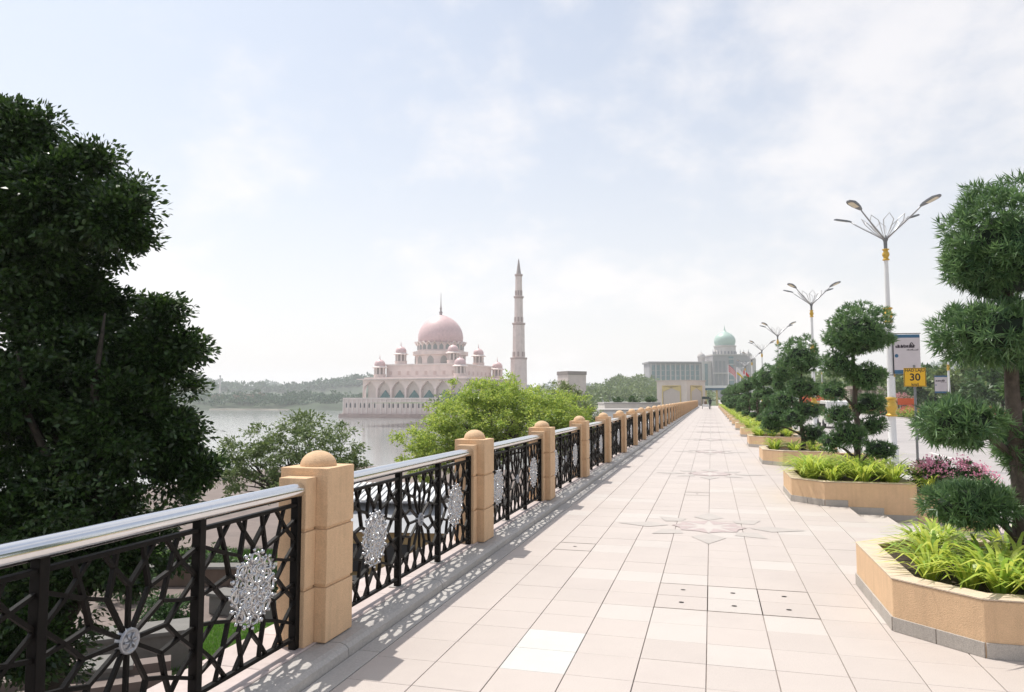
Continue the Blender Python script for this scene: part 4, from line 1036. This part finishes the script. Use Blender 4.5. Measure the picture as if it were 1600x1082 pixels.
# far gantry across the road end
ga = ground_at(1126, 240, -.6); gt2 = thing('road_gantry', 'low white flat gantry across the far end of the walkway', 'gantry', ga, R(-4))
MB().box(-5.5,6.5,-1.5,1.5,5.6,6.4).build('beam', m_white, gt2); MB().box(-5.2,6.2,-1.3,1.3,4.9,5.59).build('soffit', M('gantry_blue', (.12,.2,.28), .6), gt2)
for x in (-5,-1.5,2,5.8): MB().box(x-.3,x+.3,-.3,.3,0,4.89).build('column', m_pgold, gt2)

# person and handcart far along the walkway
def person(label, loc, rz, top, legs):
    t = thing('person', label, 'person', loc, rz)
    me = bpy.data.meshes.new('body'); J = [(0,0,.93),(0,0,1.15),(0,0,1.36),(0,.01,1.50),(0,.03,1.60),(0,.02,1.70),
        (.19,0,1.38),(.24,-.05,1.12),(.22,.10,.90),(-.19,0,1.38),(-.24,.05,1.12),(-.22,.14,.92),
        (.09,0,.90),(.10,.14,.50),(.10,.06,.08),(.10,.2,.03),(-.09,0,.90),(-.10,-.06,.50),(-.10,-.26,.12),(-.10,-.14,.03)]
    E_ = [(0,1),(1,2),(2,3),(3,4),(4,5),(2,6),(6,7),(7,8),(2,9),(9,10),(10,11),(0,12),(12,13),(13,14),(14,15),(0,16),(16,17),(17,18),(18,19)]
    rad = [.14,.135,.15,.055,.085,.075,.065,.048,.035,.065,.048,.035,.095,.065,.045,.04,.095,.065,.045,.04]
    me.from_pydata(J, E_, []); o = link('body', me, t); o.modifiers.new('s','SKIN'); o.modifiers.new('ss','SUBSURF').levels = 2
    for v_, r_ in zip(me.skin_vertices[0].data if me.skin_vertices else [], rad): v_.radius = (r_, r_*.85)
    return t, o
pp = ground_at(1108, 112, 0.0); pt_, po = person('person in dark clothing walking away far down the walkway', (pp.x, pp.y, .0), R(10), None, None)
bpy.context.view_layer.objects.active = po
if not po.data.skin_vertices:
    with bpy.context.temp_override(object=po, active_object=po): bpy.ops.mesh.customdata_skin_add()
m_cloth = M('dark_clothes', (.035,.045,.055), .9, .3, 5); m_skin = M('skin', (.30,.19,.13), .6)
for i, r_ in enumerate([.14,.135,.15,.055,.085,.075,.065,.048,.035,.065,.048,.035,.095,.065,.045,.04,.095,.065,.045,.04]):
    if po.data.skin_vertices: po.data.skin_vertices[0].data[i].radius = (r_, r_*.85)
if po.data.skin_vertices: po.data.skin_vertices[0].data[0].use_root = True
po.data.materials.append(m_cloth)
hr = MB().lathe([(.001,1.80),(.06,1.79),(.095,1.73),(.098,1.66),(.085,1.60)], 12).build('hair', M('hair_black', (.012,.011,.01), .6), pt_, smooth=True); hr.location = (0,.025,0)
MB().lathe([(.001,1.79),(.05,1.775),(.085,1.72),(.088,1.66),(.075,1.58),(.05,1.53),(.045,1.48)], 12).build('head', m_skin, pt_, smooth=True).location = (0,.04,-.01)
kc = ground_at(1101, 116, 0.0); kt = thing('handcart', 'dark canopied handcart beside the far person on the walkway', 'cart', (kc.x, kc.y, 0), R(3))
m_cart = M('cart_green', (.06,.085,.075), .7, .2, 3)
MB().box(-.55,.55,-.5,.5,1.55,1.95).build('canopy', m_cart, kt, bevel=.04)
for x in (-.48,.48):
    for y in (-.42,.42): MB().tube([(x,y,.3),(x,y,1.56)], .025, 6).build('pole', m_grey, kt)
MB().box(-.5,.5,-.45,.45,.35,.75).build('body', m_white, kt, bevel=.02); MB().box(-.2,.2,-.3,.3,.76,1.2).build('box', M('cart_box', (.24,.16,.1), .8), kt)
for s in (-1,1):
    w = MB(); w.lathe([(.1,-.03),(.26,-.03),(.26,.03),(.1,.03)], 14); w.v = [(c_, b, a) for a, b, c_ in w.v]; w.build('wheel', m_dark, kt).location = (s*.52,0,.27)
# ================================================================== TREES BESIDE THE BRIDGE
def ell(x, y, D, w, h, k, dscale=1.0):
    c = at(x, y, D); s = D/FPX; return (c.x, c.y, c.z, w*s*dscale, w*s*dscale, h*s, k)
b = ground_at(95, 10.4, -4.5)
broad_tree('broadleaf_tree', 'large dark broadleaf tree filling the left edge beyond the railing', b,
    [ell(25,235,10.3,66,72,46), ell(85,325,10.2,98,74,96), ell(178,345,9.9,42,34,26), ell(30,400,10.6,135,130,130), ell(110,470,10.8,82,110,90),
     ell(238,555,10.6,42,66,55), ell(200,660,10.5,92,110,120), ell(60,620,10.6,190,150,210), ell(268,690,10.6,34,76,46),
     ell(90,790,10.2,170,100,140), ell(40,920,9.6,100,80,70), ell(150,860,10.6,140,80,110), ell(30,1010,9.4,90,60,50), ell(-160,480,11.2,170,280,170), ell(200,300,10.1,22,16,7), ell(212,372,10,20,14,7), ell(150,255,10.2,30,22,9), ell(62,200,10.3,26,20,8), ell(8,178,10.3,30,22,9), ell(292,545,10.6,14,22,7), ell(255,485,10.6,30,18,8), ell(318,740,10.6,16,30,8)],
    m_leaf_big, .092, .046, 215, .33, 41, .26, (b.x+.1, b.y, -1.4), k=12, shell=.15, droop=.12)
b = ground_at(450, 31, -4.5)
broad_tree('spreading_tree', 'airy olive green spreading tree behind the nearest post, before the lake', b,
    [ell(470,690,31,85,38,60), ell(395,715,31,70,45,50), ell(520,715,31,55,40,40), ell(355,730,30.5,45,45,30), ell(440,745,31,110,40,60), ell(550,720,31,28,20,14), ell(480,665,31.4,60,22,25)],
    m_leaf_mid, .16, .065, 60, .42, 52, .17, (b.x, b.y, -2.6), k=40, shell=.35)
b = ground_at(770, 46, -4.5)
broad_tree('rounded_tree', 'big bright yellow-green rounded tree before the mosque and minaret', b,
    [ell(765,655,46,125,62,190), ell(690,690,45,65,50,80), ell(800,640,46.5,80,48,90), ell(745,615,46,40,24,30), ell(855,648,46.5,75,46,95), ell(890,675,46,46,42,60), ell(665,715,45,45,40,45), ell(720,660,45,60,40,60)],
    m_leaf_bright, .18, .085, 84, .55, 63, .28, (b.x, b.y, -2.2), k=50, shell=.3)
b = ground_at(885, 58, -4.7)
broad_tree('greyish_tree', 'greyish green tree behind the right flank of the bright tree', b,
    [ell(895,655,58,42,40,80), ell(918,662,58,24,28,36), ell(865,622,58.5,40,24,40), ell(905,690,57.5,36,28,40), ell(892,610,58.5,20,10,12)],
    m_leaf_grey, .18, .085, 76, .5, 74, .2, (b.x, b.y, -2.0), k=30, shell=.3)
# scattered shrubs on the promenade
for i, (x, D, w, h, lab) in enumerate(((265,20.5,1.3,.9,'round dark green shrub on the promenade below the nearest railing'), (420,24,1.5,1.0,'low green shrub on the promenade behind the nearest post'), (205,23,1.6,1.4,'bushy green shrub under the large dark tree'), (330,27,2.0,1.0,'wide leafy shrub behind the promenade lawn'))):
    p = ground_at(x, D, -4.49)
    shrub('promenade_shrub', lab, p, [(0,0,h*.5,w*.5,w*.5,h*.55,50),(w*.3,0,h*.4,w*.35,w*.3,h*.4,30)], m_leaf_hedge, .11, .05, 34, .2, 400+i, None, 'shrub', 'promenade shrubs')
# lawn
p = ground_at(352, 18.6, -4.49)
lawn = struct(MB().prism([(-2.3,-2.2),(2.6,-1.6),(2.6,1.9),(-2.0,2.1)], 0, .05).build('lawn', M('lawn_soil', (.08,.12,.03), .95))); lawn.location = p; lawn.rotation_euler = (0,0,YAW)
rs = np.random.RandomState(5); n = 16000
P = np.stack([rs.uniform(-2.0,2.5,n), rs.uniform(-1.6,1.9,n), np.full(n,.05)], 1)
g = link('lawn_grass', np_mesh('lawn_grass', leaves(P, rs.normal(size=(n,3))*.35+np.array([0,0,1.0]), .10, .02, rs), 4, m_grass), None, p, (0,0,YAW)); g['kind'] = 'stuff'
p2 = ground_at(370, 29, -4.49); n = 6000
lawn2 = struct(MB().prism([(-6,-1.4),(6,-1.4),(6,1.4),(-6,1.4)], 0, .05).build('rear_lawn', M('lawn_soil', (.08,.12,.03), .95))); lawn2.location = p2; lawn2.rotation_euler = (0,0,YAW)
P = np.stack([rs.uniform(-5.8,5.8,n), rs.uniform(-1.3,1.3,n), np.full(n,.05)], 1)
g = link('rear_lawn_grass', np_mesh('rear_lawn_grass', leaves(P, rs.normal(size=(n,3))*.35+np.array([0,0,1.0]), .14, .03, rs), 4, m_grass), None, p2, (0,0,YAW)); g['kind'] = 'stuff'
# low concrete walls, blocks, steps and benches on the promenade
def lowwall(name, label, x, D, w, d, h, rz, mat=m_conc, cap=True):
    p = ground_at(x, D, -4.49); t = thing(name, label, 'wall' if 'wall' in name else 'block', p, YAW+R(rz))
    MB().box(-w/2,w/2,-d/2,d/2,0,h).build('body', mat, t, bevel=.015)
    if cap: MB().box(-w/2-.06,w/2+.06,-d/2-.06,d/2+.06,h+.001,h+.09).build('coping', m_conc, t, bevel=.012)
lowwall('concrete_planter_wall', 'grey concrete wall with pale coping below the nearest railing', 235, 17.2, 2.3, .9, .85, 24)
lowwall('concrete_block', 'pale grey concrete block by the lower left tree foliage', 185, 15.4, .9, .8, .75, 24)
lowwall('long_low_wall', 'long brown low wall behind the promenade lawn', 330, 25, 8.5, .5, .55, 2, M('brown_wall', (.17,.12,.09), .85, .2, 2))
lowwall('stepped_wall', 'low stone wall with pale coping near the foot of the nearest post', 405, 21.5, 2.6, .6, .5, -20)
lowwall('concrete_bench', 'light concrete bench on the promenade seen under the hub disc', 215, 14.0, 1.3, .45, .42, 24, m_conc)
for k in range(5):
    p = ground_at(120+k*3, 13.2+k*.45, -4.49); o = tag(MB().box(-1.8,1.8,-.2,.2,0,.16*(k+1)).build('terrace_step', m_pave2, None, bevel=.01), f'{ORD[k]} pinkish terrace step on the promenade below the railing', 'step', 'terrace steps')
    o.location = p; o.rotation_euler = (0,0,YAW+R(24))
# kiosk with striped roof
p = ground_at(635, 27.5, -4.49); kb = thing('promenade_kiosk', 'low tan kiosk with white ribbed roof behind the second railing panel', 'kiosk', p, YAW+R(-6))
m_tan = M('kiosk_tan', (.46,.33,.16), .85, .12, 2); m_groof = M('kiosk_roof_grey', (.32,.33,.35), .6, .1, 2)
MB().box(-2.3,2.6,-1.4,1.6,0,1.55).build('wall', m_tan, kb)
for x in (-1.7,-.3,1.2): MB().box(x,x+.8,-1.46,-1.38,.15,1.1).build('opening', m_dark, kb)
MB().add([(-2.5,-1.7,1.56),(2.8,-1.7,1.56),(2.8,0,2.35),(-2.5,0,2.35),(2.8,1.9,1.56),(-2.5,1.9,1.56)], [(0,1,2,3),(3,2,4,5),(0,3,5),(1,4,2)]).build('roof', m_groof, kb)
aw = MB().box(-2.6,1.4,-.2,2.2,2.45,2.5).build('upper_roof', m_groof, kb); aw.rotation_euler = (R(9),0,0)
for k in range(18): MB().box(-2.58+k*.222,-2.58+k*.222+.13,-.2,2.2,2.502,2.56).build('roof_rib', m_white, aw)
p = ground_at(585, 24.0, -4.49); dk = thing('dark_bench', 'dark slatted bench in front of the tan kiosk', 'bench', p, YAW)
for k in range(4): MB().box(-.9,.9,-.3+k*.16,-.3+k*.16+.12,.42,.46).build('slat', m_dark, dk)
for x in (-.75,.75): MB().box(x-.04,x+.04,-.28,.3,0,.42).build('leg', m_dark, dk)
# pale terrace at the end of the lake bank
for i, (x0, x1, D, yt, lab) in enumerate(((944,1030,118,629,'pale cream terrace wall left of the pavilion, upper level'), (938,1030,104,640,'white lower terrace wall left of the pavilion'))):
    a = ground_at(x0, D, -7); b = ground_at(x1, D, -7); d = (b-a); z = at(980, yt, D).z+7
    t = thing('terrace_wall', lab, 'wall', a, math.atan2(d.y, d.x)); L_ = d.length
    MB().box(0,L_,0,9,0,z-.25).build('wall', M('terrace_cream', (.68,.62,.56), .85, .1, .4) if i == 0 else m_white, t); MB().box(-.1,L_+.1,-.12,9.1,z-.249,z).build('coping', m_kerb, t)
c = ground_at(1012, 124, 1.15); 
shr = [(935+i*11, 132+i, 617-((i*7)%5)) for i in range(0)]
for q_ in range(3):
    shrub('terrace_shrub', ['low dark shrub on the terrace close to the pavilion', 'middle low dark shrub on the pale terrace', 'leftmost low dark shrub on the pale terrace'][q_], ground_at(1014-q_*24, 121, at(980,629,118).z), [(0,0,.4,1.1,.8,.5,30)], m_leaf_hedge, .25, .12, 24, .3, 450+q_, None, 'shrub', 'terrace shrubs')

# ================================================================== FAR VEGETATION
def tree_me(seed, n, size, ln, wd, mat):
    V, _ = crown([(0,0,size*.78,size*.42,size*.42,size*.30,n//3),(size*.2,.1*size,size*.62,size*.3,size*.3,size*.24,n//4),(-size*.22,-.05*size,size*.6,size*.3,size*.32,size*.25,n//4)], ln, wd, 26, size*.1, seed, .45)
    return np_mesh('crown', V, 4, mat)
tmes = [tree_me(600+i, 90, 9, .75, .42, (m_leaf_mid, m_leaf_hedge, m_leaf_mid)[i%3]) for i in range(4)]
trk = MB().tube([(0,0,-.5),(0,0,2),(.1,0,5.5)], [.28,.2,.1], 7).mesh('trunk', m_bark, True)
i = 0
for (yy, xx) in [(58+k*6.5, 56+4*math.sin(k*2.1)) for k in range(22)]:
    t = thing('roadside_tree', 'dark green tree in the hedge-like row beyond the far carriageway', 'tree', (xx-9, yy, -3.3), i*1.7, 'tree row beyond the far road'); t.scale = (1.0+.3*((i*37)%10)/10,)*3
    link('trunk', trk, t); link('crown', tmes[i%2], t, None); i += 1
def forest(name, pts, seed, size, mat, per=70, ln=1.7, wd=1.1):
    """far wood that reads as one mass: pts = (x, y, z)"""
    rs = np.random.RandomState(seed); out = []
    for (x, y, z) in pts:
        s = size*rs.uniform(.65, 1.3); n = int(per*rs.uniform(.7,1.3)); u = sph(rs, n); u[:,2] = np.abs(u[:,2])*.9-.12
        P = np.array([x,y,z+s*.42])+u*np.array([s*.62,s*.62,s*.62])*rs.uniform(.7,1.05,(n,1)); d = u+rs.normal(size=(n,3))*.6
        out.append(leaves(P, d, ln*s/9, wd*s/9, rs))
    o = link(name, np_mesh(name, np.vstack(out), 4, mat)); o['kind'] = 'stuff'; o['label'] = 'distant wood'; return o
# terrain ridges
def ridge(name, pts, depth, zlow, mat):
    """pts: (x, y, ztop) along a crest"""
    vs = []; n = len(pts)
    for (x, y, z) in pts:
        d = Vector((x, y, 0)).normalized()
        vs += [(x-d.x*depth, y-d.y*depth, zlow), (x-d.x*depth*.45, y-d.y*depth*.45, zlow+(z-zlow)*.62), (x, y, z), (x+d.x*depth, y+d.y*depth, zlow)]
    fs = []
    for i in range(n-1):
        for k in range(3): fs.append((4*i+k, 4*(i+1)+k, 4*(i+1)+k+1, 4*i+k+1))
    return struct(MB().add(vs, fs).build(name, mat, smooth=True))
m_hill = M('hill_forest', (.055,.085,.04), .95, .45, .05)
rs = np.random.RandomState(12)
# far shore opposite, left of the mosque
sh = []
for x in np.linspace(-60, 780, 30):
    D = 930+30*math.sin(x*.02); y = 625+5*math.sin(x*.013)
    p = at(x, y, D); sh.append((p.x, p.y, p.z))
ridge('far_shore', sh, 90, WZ-.5, m_hill)
pts = []
for k in range(560):
    x = rs.uniform(-60, 780); D = rs.uniform(885, 990); p = ground_at(x, D, 0); base = WZ-1+max(0,(D-870))/110*9; pts.append((p.x, p.y, base+rs.uniform(0,3)))
forest('far_shore_wood', pts, 13, 12, m_leaf_forest, 70, 2.0, 1.3)
m_leaf_dry = leafm('leaf_dry', (.22,.17,.11), (.12,.10,.06), .2, .6)
pts = []
for k in range(34):
    x = rs.choice([310, 345, 380, 395, 405])+rs.normal()*9; D = rs.uniform(915, 960); p = ground_at(x, D, 0); pts.append((p.x, p.y, -6+rs.uniform(0,5)))
forest('bare_slope_wood', pts, 17, 9, m_leaf_dry, 60, 1.8, 1.2)
sheet_b = []
for x in np.linspace(330, 585, 20): p = ground_at(x, 868+5*math.sin(x*.11), 0); sheet_b.append((p.x, p.y, 0))
struct(MB().tube([(x,y,WZ) for x,y,_ in sheet_b], 1.5, 6).build('shore_beach', M('sand', (.42,.38,.31), .9)))
# blue far hills
def hill(name, lst, D, depth):
    cr = []
    for (x, y) in lst: p = at(x, y, D); cr.append((p.x, p.y, p.z))
    xs = np.linspace(0, len(cr)-1, (len(cr)-1)*10+1); f = []
    for s in xs:
        i = min(int(s), len(cr)-2); u = s-i; u2 = u*u*(3-2*u); a, b = cr[i], cr[i+1]
        f.append(tuple(a[j]+(b[j]-a[j])*(u if j<2 else u2) for j in range(3)))
    f = [(x, y, z+2.2*math.sin(k*1.3)+1.5*math.sin(k*2.9)) for k,(x,y,z) in enumerate(f)]
    ridge(name, f, depth, WZ-1, m_hill); return f
h1 = hill('far_hills', [(-200,604),(100,606),(300,605),(360,609),(430,611),(500,607),(540,602),(572,598),(620,600),(720,609),(820,613)], 1700, 350)
pts = []
for (x,y,z) in h1:
    for k in range(3): pts.append((x+rs.normal()*12, y+rs.normal()*30-20*k, z-4-k*5))
forest('far_hill_wood', pts, 19, 18, m_leaf_forest, 55, 3.2, 2.2)
h2 = hill('farther_hills', [(-300,607),(200,605),(330,603),(480,611),(650,606),(900,609),(1100,606),(1250,600),(1400,596),(1450,577),(1490,576),(1530,588),(1700,590),(1900,592)], 2600, 600)
pts = []
for (x,y,z) in h2:
    for k in range(2): pts.append((x+rs.normal()*20, y+rs.normal()*40-30*k, z-6-k*8))
forest('farther_hill_wood', pts, 29, 26, m_leaf_forest, 50, 4, 2.6)
# wooded rise between the gate block and the pavilion
pts = []
for k in range(420):
    x = rs.uniform(905, 1110); D = rs.uniform(560, 800); q = (D-560)/240
    yt = 622-6*0-(28 if 950 < x else 20)*q*math.exp(-((x-985)/70)**2)-4*q
    p = at(x, yt, D); pts.append((p.x, p.y, max(-4, p.z-7)))
forest('wooded_rise', pts, 23, 11, m_leaf_mid, 70, 1.9, 1.2)
pts = []
for k in range(300):
    x = rs.uniform(1230, 1640); D = rs.uniform(230, 420); p = ground_at(x, D, 0); pts.append((p.x, p.y, -1+(D-230)/190*5))
forest('roadside_wood', pts, 31, 11, m_leaf_mid, 110, 1.3, .8)
pts = []
for k in range(110):
    x = rs.uniform(690, 930); D = rs.uniform(330, 420); p = ground_at(x, D, 0); pts.append((p.x, p.y, -6))
forest('lakeside_wood', pts, 37, 9, m_leaf_mid, 70, 1.5, .9)
# tower block and chimney on the horizon
p = ground_at(308, 1650, -5); tb = thing('tower_block', 'hazy pale tower block on the far left horizon', 'building', p, YAW)
hh = at(308, 582, 1650).z+5
MB().box(-10,-1,-8,8,0,hh).build('wall', m_gpale, tb); MB().box(0,10,-8,8,0,hh-2).build('wall', m_gpale, tb)
for k in range(9):
    for x in (-9,-5,1,5.5): MB().box(x,x+2.6,-8.2,-7.9,hh-6-k*6,hh-3.4-k*6).build('window', m_slit, tb)
p = ground_at(345.5, 1200, -5); ch = thing('chimney', 'thin tall mast on the far wooded shore', 'mast', p, 0); hh = at(345, 589, 1200).z+5
MB().lathe([(1.2,0),(.9,hh*.8),(.9,hh)], 10).build('shaft', m_gpale, ch); MB().lathe([(1.3,hh),(1.3,hh+2),(.01,hh+2.2)], 10).build('cap', m_grey, ch)
# cream arcade building behind the second podocarpus
p = ground_at(1366, 190, -.6); ab = thing('arcade_building', 'cream arcaded building across the road behind the podocarpus', 'building', p, YAW+R(-10))
m_cream = M('cream_render', (.58,.49,.40), .85, .08, .5)
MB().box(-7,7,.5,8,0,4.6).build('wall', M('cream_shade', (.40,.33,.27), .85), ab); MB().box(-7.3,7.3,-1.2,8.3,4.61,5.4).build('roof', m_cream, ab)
for k in range(9): MB().box(-7+k*1.72,-7+k*1.72+.55,-.9,-.2,0,4.6).build('column', m_cream, ab)

# ================================================================== humid air
hz = bpy.data.materials.new('humid_air'); hz.use_nodes = True; t = hz.node_tree; t.nodes.clear()
ho = t.nodes.new('ShaderNodeOutputMaterial'); pvn = t.nodes.new('ShaderNodeVolumePrincipled')
pvn.inputs['Color'].default_value = (.96,.975,1,1); pvn.inputs['Density'].default_value = .00021; pvn.inputs['Anisotropy'].default_value = .2
t.links.new(pvn.outputs[0], ho.inputs['Volume'])
o = MB().box(-4300,4300,-600,4400,WZ-6,150).build('haze', hz); o['kind'] = 'stuff'
